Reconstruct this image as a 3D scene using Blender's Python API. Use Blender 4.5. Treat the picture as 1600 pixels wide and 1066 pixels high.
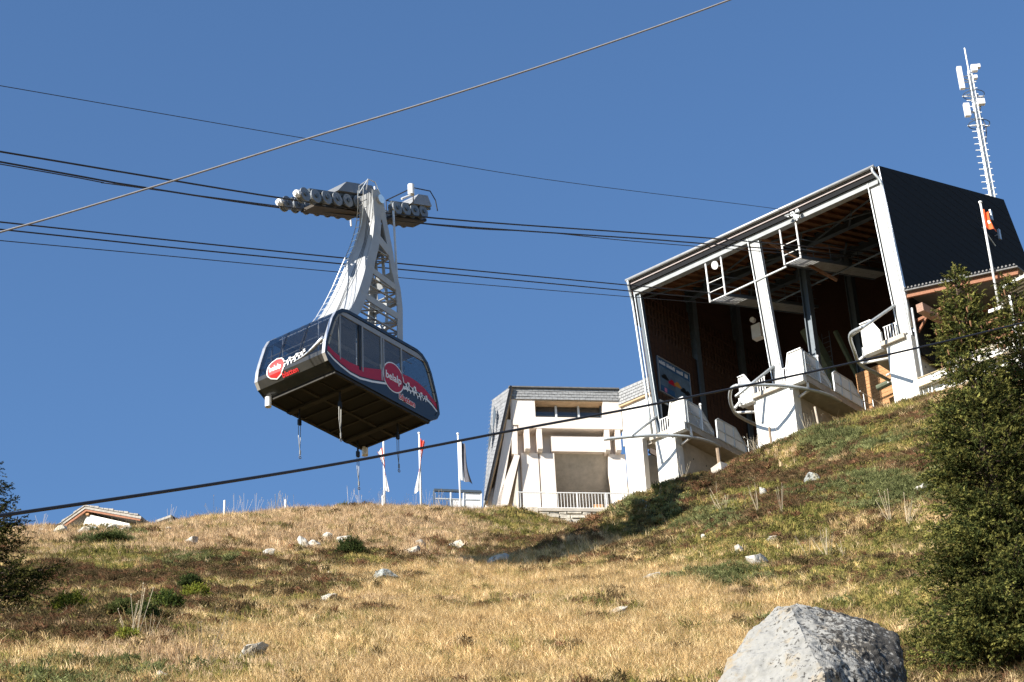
import bpy, bmesh, math, random
import numpy as np
from mathutils import Vector, Matrix, noise

random.seed(7); RNG = np.random.default_rng(11)
SC = bpy.context.scene
for o in list(bpy.data.objects): bpy.data.objects.remove(o)

# ------------------------------------------------------------------ camera, sky, sun, exposure
FPX = 3400.0                                   # focal length in pixels of a 1600 px wide frame
TH = math.atan(FPX / 6040.0); RHO = math.atan(320 / 6033.0)
cF = Vector((0, math.cos(TH), math.sin(TH)))
u0 = Vector((0, -math.sin(TH), math.cos(TH))); r0 = Vector((1, 0, 0))
cR = math.cos(RHO) * r0 - math.sin(RHO) * u0
cU = math.sin(RHO) * r0 + math.cos(RHO) * u0
cam = bpy.data.cameras.new('camera'); cam.sensor_width = 36; cam.lens = FPX / 1600 * 36
cam.clip_start = 0.1; cam.clip_end = 5000
co = bpy.data.objects.new('camera', cam); SC.collection.objects.link(co)
co.matrix_world = Matrix(((cR.x, cU.x, -cF.x, 0), (cR.y, cU.y, -cF.y, 0), (cR.z, cU.z, -cF.z, 0), (0, 0, 0, 1)))
SC.camera = co

SUN_TO = Vector((-.654, -.549, .52)).normalized()
SUN_EL = math.asin(SUN_TO.z); SUN_AZ = math.atan2(SUN_TO.x, SUN_TO.y)
world = bpy.data.worlds.new('World'); SC.world = world; world.use_nodes = True
nt = world.node_tree; nt.nodes.clear()
wo = nt.nodes.new('ShaderNodeOutputWorld'); wb = nt.nodes.new('ShaderNodeBackground')
sk = nt.nodes.new('ShaderNodeTexSky'); sk.sky_type = 'NISHITA'; sk.sun_disc = False
sk.sun_elevation = SUN_EL; sk.sun_rotation = SUN_AZ; sk.altitude = 2100
sk.air_density = 1.6; sk.dust_density = 0.0; sk.ozone_density = 8.0
wb.inputs['Strength'].default_value = 0.077
nt.links.new(sk.outputs[0], wb.inputs['Color']); nt.links.new(wb.outputs[0], wo.inputs['Surface'])
sl = bpy.data.lights.new('sun', 'SUN'); sl.energy = 5.0; sl.angle = math.radians(.53); sl.color = (1, .93, .82)
so = bpy.data.objects.new('sun', sl); SC.collection.objects.link(so)
so.rotation_euler = SUN_TO.to_track_quat('Z', 'Y').to_euler()
SC.view_settings.view_transform = 'Standard'; SC.view_settings.look = 'None'
SC.view_settings.exposure = 1.05; SC.view_settings.gamma = 1.0
SC.render.engine = 'CYCLES'; SC.cycles.max_bounces = 8; SC.cycles.use_denoising = True; SC.cycles.denoiser = 'OPENIMAGEDENOISE'; SC.cycles.denoising_input_passes = 'RGB_ALBEDO_NORMAL'; SC.cycles.denoising_prefilter = 'NONE'; SC.cycles.transparent_max_bounces = 12

# ------------------------------------------------------------------ surveying helpers
def ray(px, py): return cF * FPX + cR * (px - 800) - cU * (py - 533)
def atY(px, py, Y):
    d = ray(px, py); return d * (Y / d.y)
def project(p):
    w = p.dot(cF); return 800 + FPX * p.dot(cR) / w, 533 - FPX * p.dot(cU) / w

class Frame:
    """local axes: a = along azimuth az, b = to the right of it (flip) or to the left of it"""
    def __init__(s, origin, az, flip):
        s.o = Vector(origin); z = math.radians(az); s.az = z; s.flip = flip
        s.a = Vector((math.sin(z), math.cos(z), 0)); s.b = Vector((math.cos(z), -math.sin(z), 0)) * (1 if flip else -1)
        s.z = Vector((0, 0, 1))
    def hit(s, px, py, axis, val):
        n = {'a': s.a, 'b': s.b, 'z': s.z}[axis]; d = ray(px, py)
        p = d * ((s.o + n * val).dot(n) / d.dot(n)) - s.o
        return (p.dot(s.a), p.dot(s.b), p.z)
    def w(s, p): return s.o + s.a * p[0] + s.b * p[1] + s.z * p[2]
    def loc(s, p):
        d = Vector(p) - s.o; return (d.dot(s.a), d.dot(s.b), d.z)
    def place(s, e):
        e.location = s.o; e.rotation_euler = (0, 0, math.pi / 2 - s.az)

ST = Frame(atY(1215, 695, 92), 39, True)            # station: a = travel direction, b = right
CB = Frame((-5.55, 64.376, 33.90), 36, True)         # cabin, floor centre
HS = Frame(atY(967, 608, 99), 81.4, False)           # concrete house

# ------------------------------------------------------------------ materials
MATS = {}
def mat(name, col, rough=.7, metal=0, var=.12, scale=3, bump=0, bscale=40, spec=.4, col2=None, coat=0, stretch=None):
    if name in MATS: return MATS[name]
    m = bpy.data.materials.new(name); m.use_nodes = True; n = m.node_tree; N = n.nodes; L = n.links
    b = N['Principled BSDF']; b.inputs['Roughness'].default_value = rough; b.inputs['Metallic'].default_value = metal
    b.inputs['Specular IOR Level'].default_value = spec
    if coat: b.inputs['Coat Weight'].default_value = coat; b.inputs['Coat Roughness'].default_value = .05
    tc = N.new('ShaderNodeTexCoord'); mp = N.new('ShaderNodeMapping'); L.new(tc.outputs['Object'], mp.inputs[0])
    if stretch: mp.inputs['Scale'].default_value = stretch
    nz = N.new('ShaderNodeTexNoise'); nz.inputs['Scale'].default_value = scale; nz.inputs['Detail'].default_value = 8
    nz.inputs['Roughness'].default_value = .65
    L.new(mp.outputs[0], nz.inputs['Vector'])
    cr = N.new('ShaderNodeValToRGB'); L.new(nz.outputs['Fac'], cr.inputs[0])
    c2 = col2 or tuple(c * (1 - var * 2) for c in col); c1 = tuple(min(1, c * (1 + var * .6)) for c in col)
    cr.color_ramp.elements[0].position = .3; cr.color_ramp.elements[0].color = (*c2, 1)
    cr.color_ramp.elements[1].position = .7; cr.color_ramp.elements[1].color = (*c1, 1)
    L.new(cr.outputs[0], b.inputs['Base Color'])
    if bump:
        n2 = N.new('ShaderNodeTexNoise'); n2.inputs['Scale'].default_value = bscale; n2.inputs['Detail'].default_value = 6
        L.new(mp.outputs[0], n2.inputs['Vector'])
        bp = N.new('ShaderNodeBump'); bp.inputs['Strength'].default_value = bump; bp.inputs['Distance'].default_value = .02
        L.new(n2.outputs['Fac'], bp.inputs['Height']); L.new(bp.outputs[0], b.inputs['Normal'])
    MATS[name] = m; return m

WHITE = mat('white_render', (.76, .75, .71), .8, var=.11, scale=1.6, bump=.3, stretch=(1, 1, .16))
WPAINT = mat('white_paint', (.78, .78, .77), .45, var=.05, scale=4)
CREAM = mat('cream_render', (.84, .75, .67), .85, var=.07, scale=1.6, bump=.3, stretch=(1, 1, .2))
CONC = mat('beige_concrete', (.50, .45, .38), .9, var=.14, scale=2.5, bump=.5)
WARMC = mat('ochre_soffit', (.55, .40, .25), .85, var=.12, scale=3, bump=.4)
GALV = mat('galvanised_steel', (.55, .58, .59), .42, .55, var=.12, scale=6)
PALES = mat('pale_steel_paint', (.62, .66, .68), .5, .1, var=.08, scale=2)
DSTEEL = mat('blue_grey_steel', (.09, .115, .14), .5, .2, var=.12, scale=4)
DARK = mat('dark_cladding', (.009, .010, .012), .85, var=.2, scale=7, bump=.3, bscale=25, spec=.25)
BLACK = mat('black_metal', (.012, .012, .014), .5, .2, var=.1)
RUBBER = mat('rubber', (.03, .03, .035), .8, var=.2)
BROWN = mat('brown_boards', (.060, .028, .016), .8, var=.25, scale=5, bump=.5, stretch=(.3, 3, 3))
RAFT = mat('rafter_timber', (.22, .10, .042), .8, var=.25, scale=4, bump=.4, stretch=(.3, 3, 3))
TIMB = mat('red_brown_timber', (.30, .13, .07), .75, var=.22, scale=5, bump=.4, stretch=(.4, 3, 3))
PINE = mat('pine_planks', (.46, .24, .10), .7, var=.22, scale=6, bump=.4, stretch=(.4, 3, 3))
SLATE = mat('slate_shingle', (.30, .31, .32), .7, var=.2, scale=9, bump=.5)
SLATE2 = mat('slate_side', (.26, .27, .285), .7, var=.2, scale=5, bump=.5)
ROOFM = mat('roof_sheet', (.16, .16, .16), .7, var=.2, scale=5)
GLASSD = mat('dark_window', (.03, .035, .04), .08, 0, var=.1, spec=.8)
CABLE = mat('steel_rope', (.045, .045, .05), .55, .5, var=.15, scale=30)
CABLEL = mat('pale_rope', (.27, .26, .26), .6, .1, var=.12, scale=20)
OLIVE = mat('olive_paint', (.10, .12, .075), .6, var=.15)
RED = mat('red_print', (.42, .010, .035), .45, var=.04)
REDL = mat('red_letters', (.60, .03, .03), .5, var=.04)
WPRINT = mat('white_print', (.80, .80, .80), .5, var=.03)
BPRINT = mat('black_print', (.012, .012, .014), .5, var=.03)
SHELL = mat('cabin_lacquer', (.021, .022, .024), .30, .0, var=.08, scale=3, coat=.2)
SHELLE = mat('cabin_end_lacquer', (.055, .056, .054), .24, .3, var=.12, scale=3, coat=.4)
ALU = mat('aluminium_trim', (.72, .73, .74), .28, .75, var=.06, scale=5)
HANG = mat('hanger_paint', (.38, .40, .42), .45, .1, var=.07, scale=3)
INTER = mat('cabin_interior', (.50, .50, .49), .7, var=.08)
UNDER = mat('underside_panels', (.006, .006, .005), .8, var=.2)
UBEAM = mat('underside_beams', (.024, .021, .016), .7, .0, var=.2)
ORANGEF = mat('orange_flag_cloth', (.80, .13, .03), .8, var=.08)
REDF = mat('red_flag_cloth', (.68, .10, .07), .8, var=.08)
GREYF = mat('dark_flag_cloth', (.10, .10, .12), .8, var=.2)
WOODST = mat('weathered_stake', (.30, .22, .15), .85, var=.2, scale=8)
BARK = mat('spruce_bark', (.09, .06, .045), .9, var=.25, scale=9, bump=.6)
CONE = mat('spruce_cone', (.22, .11, .05), .8, var=.25)
ROOFST = mat('stone_slab_roof', (.33, .31, .28), .85, var=.22, scale=6, bump=.6)
ORWOOD = mat('orange_chair_wood', (.62, .36, .17), .7, var=.1)

def glass_mat(name, tint, gloss=.12):
    m = bpy.data.materials.new(name); m.use_nodes = True; N = m.node_tree.nodes; L = m.node_tree.links; N.clear()
    o = N.new('ShaderNodeOutputMaterial'); mx = N.new('ShaderNodeMixShader'); t = N.new('ShaderNodeBsdfTransparent')
    g = N.new('ShaderNodeBsdfGlossy'); lw = N.new('ShaderNodeLayerWeight'); lw.inputs[0].default_value = .5; fr = N.new('ShaderNodeMath'); fr.operation = 'POWER'; fr.inputs[1].default_value = 3.0; L.new(lw.outputs['Facing'], fr.inputs[0])
    t.inputs[0].default_value = (*tint, 1); g.inputs['Roughness'].default_value = .03
    L.new(fr.outputs[0], mx.inputs[0]); L.new(t.outputs[0], mx.inputs[1]); L.new(g.outputs[0], mx.inputs[2])
    L.new(mx.outputs[0], o.inputs[0]); return m
GLASS = glass_mat('tinted_cabin_glass', (.62, .63, .63))
GLASSE = glass_mat('tinted_end_glass', (.66, .67, .68))
GLASSP = glass_mat('pale_screen_glass', (.86, .90, .92))

def mesh_panel_mat():
    m = bpy.data.materials.new('translucent_panel'); m.use_nodes = True; N = m.node_tree.nodes; L = m.node_tree.links; N.clear()
    o = N.new('ShaderNodeOutputMaterial'); mx = N.new('ShaderNodeMixShader'); d = N.new('ShaderNodeBsdfDiffuse'); t = N.new('ShaderNodeBsdfTranslucent')
    d.inputs[0].default_value = (.6, .62, .64, 1); t.inputs[0].default_value = (.7, .72, .73, 1); mx.inputs[0].default_value = .5
    L.new(d.outputs[0], mx.inputs[1]); L.new(t.outputs[0], mx.inputs[2]); L.new(mx.outputs[0], o.inputs[0]); return m
TPANEL = mesh_panel_mat()

# ------------------------------------------------------------------ object helpers
def link(o, parent=None):
    SC.collection.objects.link(o)
    if parent is not None: o.parent = parent
    return o
def tag(o, label=None, cat=None, group=None, kind=None):
    if label: o['label'] = label
    if cat: o['category'] = cat
    if group: o['group'] = group
    if kind: o['kind'] = kind
    return o
def thing(name, label, cat, frame=None, loc=None, rz=0, group=None):
    e = bpy.data.objects.new(name, None); e.empty_display_size = .2; link(e)
    if frame: frame.place(e)
    if loc is not None: e.location = loc; e.rotation_euler = (0, 0, rz)
    return tag(e, label, cat, group)
def copy_tree(o, parent=None):
    c = o.copy(); link(c); c.parent = parent
    for ch in o.children: copy_tree(ch, c)
    return c

class MB:
    def __init__(s, flip=False): s.v = []; s.f = []; s.m = []; s.flip = flip
    def add(s, vs, fs, mi=0):
        n = len(s.v); s.v += [tuple(p) for p in vs]; s.f += [tuple(i + n for i in f) for f in fs]; s.m += [mi] * len(fs); return s
    def box(s, x0, x1, y0, y1, z0, z1, mi=0):
        return s.add([(x, y, z) for x in (x0, x1) for y in (y0, y1) for z in (z0, z1)],
                     [(0, 1, 3, 2), (4, 6, 7, 5), (0, 4, 5, 1), (2, 3, 7, 6), (0, 2, 6, 4), (1, 5, 7, 3)], mi)
    def hexa(s, a, b, mi=0):      # two quads a (4 pts) and b (4 pts)
        return s.add(list(a) + list(b), [(0, 1, 2, 3), (7, 6, 5, 4), (0, 4, 5, 1), (1, 5, 6, 2), (2, 6, 7, 3), (3, 7, 4, 0)], mi)
    def beam(s, p, q, w, h, up=(0, 0, 1), mi=0):
        p = Vector(p); q = Vector(q); d = (q - p).normalized(); up = Vector(up)
        if abs(d.dot(up)) > .95: up = Vector((0, 1, 0)) if abs(d.y) < .9 else Vector((1, 0, 0))
        sd = d.cross(up).normalized(); u2 = sd.cross(d)
        f = lambda c: [c + sd * w / 2 + u2 * h / 2, c - sd * w / 2 + u2 * h / 2, c - sd * w / 2 - u2 * h / 2, c + sd * w / 2 - u2 * h / 2]
        return s.hexa(f(p), f(q), mi)
    def tube(s, pts, r, n=8, mi=0, cap=True):
        P = [Vector(p) for p in pts]; rs = r if isinstance(r, (list, tuple)) else [r] * len(P); rings = []
        ref = None
        for i, p in enumerate(P):
            d = ((P[min(i + 1, len(P) - 1)] - P[max(i - 1, 0)])).normalized()
            if ref is None:
                ref = Vector((0, 0, 1)) if abs(d.z) < .9 else Vector((1, 0, 0))
            sd = d.cross(ref).normalized(); ref = sd.cross(d).normalized()
            rings.append([p + (sd * math.cos(2 * math.pi * k / n) + ref * math.sin(2 * math.pi * k / n)) * rs[i] for k in range(n)])
        vs = [v for r_ in rings for v in r_]
        fs = [(i * n + k, i * n + (k + 1) % n, (i + 1) * n + (k + 1) % n, (i + 1) * n + k) for i in range(len(P) - 1) for k in range(n)]
        if cap: fs += [tuple(range(n))[::-1], tuple((len(P) - 1) * n + k for k in range(n))]
        return s.add(vs, fs, mi)
    def prism(s, poly, axis, a0, a1, mi=0):   # poly in the two other axes
        mk = {'x': lambda a, p: (a, p[0], p[1]), 'y': lambda a, p: (p[0], a, p[1]), 'z': lambda a, p: (p[0], p[1], a)}[axis]
        n = len(poly); vs = [mk(a0, p) for p in poly] + [mk(a1, p) for p in poly]
        return s.add(vs, [tuple(range(n)), tuple(range(2 * n - 1, n - 1, -1))] + [(i, (i + 1) % n, n + (i + 1) % n, n + i) for i in range(n)], mi)
    def disc(s, c, ax, r, t, n=20, mi=0):
        c = Vector(c); ax = Vector(ax).normalized(); return s.tube([c - ax * t / 2, c + ax * t / 2], r, n, mi)
    def build(s, name, m, parent=None, smooth=False, kind=None, label=None, recalc=True):
        me = bpy.data.meshes.new(name)
        vs = [(x, -y, z) for x, y, z in s.v] if s.flip else s.v
        me.from_pydata(vs, [], s.f)
        for mm in (m if isinstance(m, (list, tuple)) else [m]): me.materials.append(mm)
        if any(s.m): me.polygons.foreach_set('material_index', s.m)
        if recalc:
            bm = bmesh.new(); bm.from_mesh(me); bmesh.ops.recalc_face_normals(bm, faces=bm.faces); bm.to_mesh(me); bm.free()
        if smooth:
            me.polygons.foreach_set('use_smooth', [True] * len(me.polygons))
        o = bpy.data.objects.new(name, me); link(o, parent)
        if kind: o['kind'] = kind
        if label: o['label'] = label
        return o

def P(mbf, name, m, parent, flip=True, **k):      # one-liner part
    b = MB(flip); mbf(b); return b.build(name, m, parent, **k)
def smooth_path(pts, k=5):
    out = []
    n = len(pts); V = [Vector(p) for p in pts]
    for i in range(n - 1):
        p0 = V[max(i - 1, 0)]; p1 = V[i]; p2 = V[i + 1]; p3 = V[min(i + 2, n - 1)]
        for j in range(k):
            t = j / k
            out.append(.5 * ((2 * p1) + (p2 - p0) * t + (2 * p0 - 5 * p1 + 4 * p2 - p3) * t * t + (3 * p1 - p0 - 3 * p2 + p3) * t ** 3))
    out.append(V[-1]); return out
def text_mesh(body, size, bold=0.0):
    c = bpy.data.curves.new('t', 'FONT'); c.body = body; c.size = size; c.align_x = 'CENTER'; c.align_y = 'CENTER'; c.offset = bold; c.extrude = .004; c.resolution_u = 3
    o = bpy.data.objects.new('t', c); SC.collection.objects.link(o); bpy.context.view_layer.update()
    me = bpy.data.meshes.new_from_object(o.evaluated_get(bpy.context.evaluated_depsgraph_get()))
    bpy.data.objects.remove(o); return me
def put_text(name, body, size, m, parent, origin, xdir, ydir, bold=.0, sx=1.0):
    me = text_mesh(body, size, bold); me.materials.clear(); me.materials.append(m)
    o = bpy.data.objects.new(name, me); link(o, parent)
    X = Vector(xdir).normalized(); Y = Vector(ydir).normalized(); Z = X.cross(Y)
    o.matrix_local = Matrix.Translation(Vector(origin)) @ Matrix(((X.x, Y.x, Z.x), (X.y, Y.y, Z.y), (X.z, Y.z, Z.z))).to_4x4() @ Matrix.Diagonal((sx, 1, 1, 1))
    return o
L3 = lambda p: Vector((p[0], -p[1], p[2]))     # flipped local coords
# ------------------------------------------------------------------ TERRAIN
CTRL = []      # surveyed ground points: image bearing + distance
def g(px, py, Y, dz=0):
    p = atY(px, py, Y); CTRL.append((p.x, p.y, p.z + dz))
for x in (-150, 200, 600, 1000, 1400, 1750): g(x, 1150, 27.2)
for x, y, Y in [(-100, 985, 40), (100, 985, 41), (400, 1010, 38), (700, 990, 42), (1000, 990, 40), (1250, 985, 41), (1450, 960, 42), (1650, 930, 42),
                (-100, 900, 60), (80, 900, 60), (260, 905, 60), (450, 920, 58), (620, 925, 57), (800, 905, 61), (900, 896, 65.3), (900, 878, 68.3), (950, 862, 69.8), (960, 875, 66.8), (1000, 836, 72.2), (1030, 812, 73.3), (1012, 850, 69.6), (1070, 815, 71.5), (1090, 850, 64), (1200, 870, 60), (1400, 830, 60), (1600, 800, 60),
                (100, 868, 70), (300, 862, 71), (480, 868, 71), (640, 873, 71), (785, 912, 61.5), (740, 900, 63.2), (700, 904, 62), (780, 899, 64.3), (818, 899, 66.4), (870, 888, 67.2),
                (824, 868, 70.6), (860, 851, 71.1), (900, 838, 71.8), (950, 818, 72.5), (1000, 798, 73.1), (1045, 776, 74), (1100, 746, 77), (790, 880, 75.0), (770, 890, 73.5), (740, 893, 73), (798, 893, 73), (760, 872, 76), (850, 864, 74.5), (900, 851, 75.5), (950, 833, 76.5), (1000, 814, 78), (860, 846, 83), (820, 850, 83), (780, 845, 82),
                (1150, 765, 77), (1280, 730, 76), (1450, 700, 72), (1620, 660, 70),
                (40, 836, 81), (100, 842, 82), (150, 842, 83), (220, 836, 83), (300, 824, 85), (450, 803, 86), (600, 796, 87), (720, 803, 90), (800, 816, 91), (860, 828, 92), (940, 835, 92), (770, 801, 96.5), (800, 800, 96.6), (835, 807, 96.6), (870, 819, 96.6), (910, 825, 96.6), (950, 823, 96.6),
                (1000, 815, 90), (1030, 800, 94), (1190, 709, 81), (1245, 687, 83), (1330, 657, 85), (1390, 641, 85.5), (1445, 636, 84), (1520, 622, 82), (1640, 600, 80)]:
    g(x, y, Y)
# the ground levels out behind the crest (hidden from below)
for x, y, Y in [(40, 838, 81), (150, 836, 83), (300, 820, 85), (450, 803, 86), (600, 796, 87)]:
    p = atY(x, y, Y); CTRL.append((p.x * 1.12, Y + 12, p.z + 1.2)); CTRL.append((p.x * 1.4, Y + 45, p.z + 3))
for a, b, z in [(6, -6.4, .3), (6, 0, 1.2), (6, 6, 1.3), (13, -7, 2.), (13, 0, 2.), (13, 8, 2.5), (22, -10, 3), (22, 8, 4), (40, 0, 7), (2, -7.5, -.4), (4, 12, 1.5), (14, 14, 4)]:
    p = ST.w((a, b, z)); CTRL.append(tuple(p))
for a, b, z in [(-5.9, 0, -7.62), (-3, 0, -7.62), (0, 0, -7.62), (-6, 6, -7.6), (-1, 6, -7.6), (-8, 3, -7.6)]:
    p = HS.w((a, b, z)); CTRL.append(tuple(p))
CTRL += [(0, 0, -1.7), (-12, 2, -2.2), (12, 2, -1.2), (0, 12, 3.6), (-12, 12, 3.2), (14, 12, 4.2), (-60, 60, 22), (60, 60, 33), (-50, 10, -2), (50, 10, 4), (-60, 95, 40), (70, 95, 50), (-60, 150, 45), (60, 150, 56), (0, 170, 56)]
CT = np.array(CTRL); NC = len(CT)
def tps(d2): return np.where(d2 > 1e-9, .5 * d2 * np.log(d2 + 1e-12), 0)
_d = ((CT[:, None, :2] - CT[None, :, :2]) ** 2).sum(-1)
_A = np.zeros((NC + 3, NC + 3)); _A[:NC, :NC] = tps(_d) + np.eye(NC) * .12
_A[:NC, NC] = 1; _A[:NC, NC + 1:] = CT[:, :2]; _A[NC, :NC] = 1; _A[NC + 1:, :NC] = CT[:, :2].T
_w = np.linalg.solve(_A, np.concatenate([CT[:, 2], np.zeros(3)]))
def vnoise(x, y, seed=0):
    xi = np.floor(x).astype(int); yi = np.floor(y).astype(int); fx = x - xi; fy = y - yi
    fx = fx * fx * (3 - 2 * fx); fy = fy * fy * (3 - 2 * fy)
    def h(a, b):
        n = (a * 374761393 + b * 668265263 + seed * 974634777) & 0x7fffffff
        n = ((n ^ (n >> 13)) * 1274126177) & 0x7fffffff
        return ((n ^ (n >> 16)) & 0xffff) / 65535.0
    return (h(xi, yi) * (1 - fx) + h(xi + 1, yi) * fx) * (1 - fy) + (h(xi, yi + 1) * (1 - fx) + h(xi + 1, yi + 1) * fx) * fy
def fbm(x, y, seed=0, o=4):
    s = 0; a = 1; t = 0
    for i in range(o):
        s = s + a * vnoise(x * 2 ** i + 17.3 * i, y * 2 ** i - 9.1 * i, seed + i); t += a; a *= .5
    return s / t
def base_height(x, y):
    out = np.zeros(x.shape)
    for i in range(NC): out += _w[i] * tps((x - CT[i, 0]) ** 2 + (y - CT[i, 1]) ** 2)
    return out + _w[NC] + _w[NC + 1] * x + _w[NC + 2] * y
def height(x, y):
    x = np.asarray(x, float); y = np.asarray(y, float)
    z = base_height(x, y)
    k = np.clip((y - 15) / 25, .15, 1) * np.clip(1 - (y - 64) / 40, .45, 1) * np.clip(1 - (y - 92) / 8, .1, 1)
    z = z + k * ((fbm(x * .22, y * .22, 3, 3) - .5) * .9 + (fbm(x * .9, y * .9, 5, 3) - .5) * .42)
    far = np.clip((np.hypot(x, y - 60) - 130) / 150, 0, 1)
    return z * (1 - far) + far * (np.clip(y, -200, 200) * .25)
def gz(x, y): return float(height(np.array([x]), np.array([y]))[0])
def ground_hit(px, py, y0=20, y1=110):
    Y = np.arange(y0, y1, .1); d = ray(px, py); X = d.x / d.y * Y; Z = d.z / d.y * Y
    below = np.nonzero(Z <= height(X, Y))[0]
    k = below[0] if len(below) else int(np.argmin(Z - height(X, Y)))
    return Vector((X[k], Y[k], gz(X[k], Y[k])))

def axis_pts(lo, hi, step, far_lo, far_hi):
    a = list(np.arange(lo, hi + 1e-6, step)); s = step; p = hi
    while p < far_hi: s *= 1.35; p += s; a.append(p)
    s = step; p = lo
    while p > far_lo: s *= 1.35; p -= s; a.insert(0, p)
    return np.array(a)
gx = axis_pts(-34, 36, .26, -900, 900); gy = axis_pts(20, 104, .26, -900, 900)
GX, GY = np.meshgrid(gx, gy); GZ = height(GX, GY)
nx, ny = len(gx), len(gy)
vv = np.stack([GX.ravel(), GY.ravel(), GZ.ravel()], 1)
idx = np.arange(nx * ny).reshape(ny, nx)
ff = np.stack([idx[:-1, :-1].ravel(), idx[:-1, 1:].ravel(), idx[1:, 1:].ravel(), idx[1:, :-1].ravel()], 1)
me = bpy.data.meshes.new('ground'); me.vertices.add(len(vv)); me.vertices.foreach_set('co', vv.ravel())
me.loops.add(ff.size); me.loops.foreach_set('vertex_index', ff.ravel().astype(np.int32)); me.polygons.add(len(ff))
me.polygons.foreach_set('loop_start', np.arange(0, ff.size, 4, dtype=np.int32)); me.polygons.foreach_set('loop_total', np.full(len(ff), 4, np.int32))
me.update(); me.polygons.foreach_set('use_smooth', [True] * len(ff))

# vegetation zones: (px, py, rx, ry, weight) mostly surveyed in the photograph, evaluated on world points
def proj_np(x, y, z):
    w = y * cF.y + z * cF.z
    return (800 + FPX * (x * cR.x + y * cR.y + z * cR.z) / w, 533 - FPX * (x * cU.x + y * cU.y + z * cU.z) / w)
ZON = {
 'straw': [(700, 1010, 420, 75, 1.5), (900, 920, 260, 55, 1.5), (560, 960, 150, 40, 1.2), (1100, 930, 150, 60, 1.2), (1340, 850, 45, 25, .8), (1450, 820, 40, 30, .8), (640, 905, 120, 20, .8), (950, 1040, 250, 60, 1.2), (1060, 1020, 90, 80, 1.2), (1480, 900, 60, 40, .5)],
 'tan': [(250, 838, 300, 24, 1.6), (550, 815, 260, 28, 1.7), (700, 840, 110, 35, 1.2), (420, 850, 160, 30, .8), (230, 1020, 220, 35, .7)],
 'brown': [(930, 848, 90, 26, 2.6), (850, 875, 50, 16, 2.2), (300, 940, 230, 38, 1.3), (540, 852, 60, 18, 1.8), (600, 875, 60, 14, 1.2), (1150, 800, 150, 50, .9), (1330, 850, 110, 40, .9), (1420, 980, 60, 60, .8), (430, 900, 110, 26, 1.5), (250, 930, 170, 22, 1.2), (120, 975, 110, 25, 1.0), (1200, 745, 150, 45, 1.5), (1130, 790, 90, 30, 1.2), (1400, 700, 100, 40, .9), (1300, 900, 90, 40, .9), (1350, 960, 60, 30, .9), (740, 850, 80, 22, 1.), (490, 935, 60, 20, .8), (1420, 750, 60, 30, .9)],  # brown added over the cabin shadow and outcrop hollows stands in for shade
 'green': [(380, 965, 220, 26, 1.2), (1180, 830, 170, 50, 1.2), (1380, 860, 110, 70, 1.1), (1120, 960, 90, 25, .5), (180, 870, 130, 14, .8), (330, 900, 170, 20, 1.1), (60, 1040, 90, 30, .8), (300, 1045, 140, 22, .6), (830, 822, 80, 28, 2.2), (1250, 820, 150, 40, 1.2), (1350, 780, 120, 40, 1.2), (1180, 870, 120, 30, 1.1), (170, 905, 110, 25, .8), (1420, 900, 80, 120, 1.0), (1330, 670, 120, 30, 1.), (120, 950, 60, 20, .8), (560, 870, 50, 20, .5), (430, 960, 90, 20, .5)],
 'juniper': [(1330, 690, 90, 17, 2.2), (1350, 770, 90, 16, 2.0), (1060, 800, 60, 26, 2.4), (970, 860, 50, 15, .0), (1130, 902, 50, 12, 1.8), (300, 878, 50, 8, 1.2), (150, 1055, 90, 18, 2.6), (1230, 650, 40, 15, 1.), (500, 1048, 60, 8, .0), (170, 845, 32, 6, 2.6)],
}
KEYS = list(ZON)
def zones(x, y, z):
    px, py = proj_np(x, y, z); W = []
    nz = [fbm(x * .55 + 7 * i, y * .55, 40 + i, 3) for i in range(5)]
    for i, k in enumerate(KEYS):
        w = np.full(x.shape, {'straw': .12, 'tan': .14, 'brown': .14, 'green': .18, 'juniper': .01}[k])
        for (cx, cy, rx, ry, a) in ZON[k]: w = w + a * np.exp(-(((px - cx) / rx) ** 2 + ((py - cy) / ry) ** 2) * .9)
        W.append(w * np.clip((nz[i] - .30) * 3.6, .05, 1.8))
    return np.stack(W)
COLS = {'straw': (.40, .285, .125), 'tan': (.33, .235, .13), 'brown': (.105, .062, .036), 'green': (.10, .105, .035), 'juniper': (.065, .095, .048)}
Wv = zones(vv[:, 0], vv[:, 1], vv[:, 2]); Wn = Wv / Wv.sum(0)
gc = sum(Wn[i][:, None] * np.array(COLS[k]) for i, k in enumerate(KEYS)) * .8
ca = me.color_attributes.new('soil', 'FLOAT_COLOR', 'POINT')
ca.data.foreach_set('color', np.concatenate([gc, np.ones((len(gc), 1))], 1).astype(np.float32).ravel())
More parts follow.
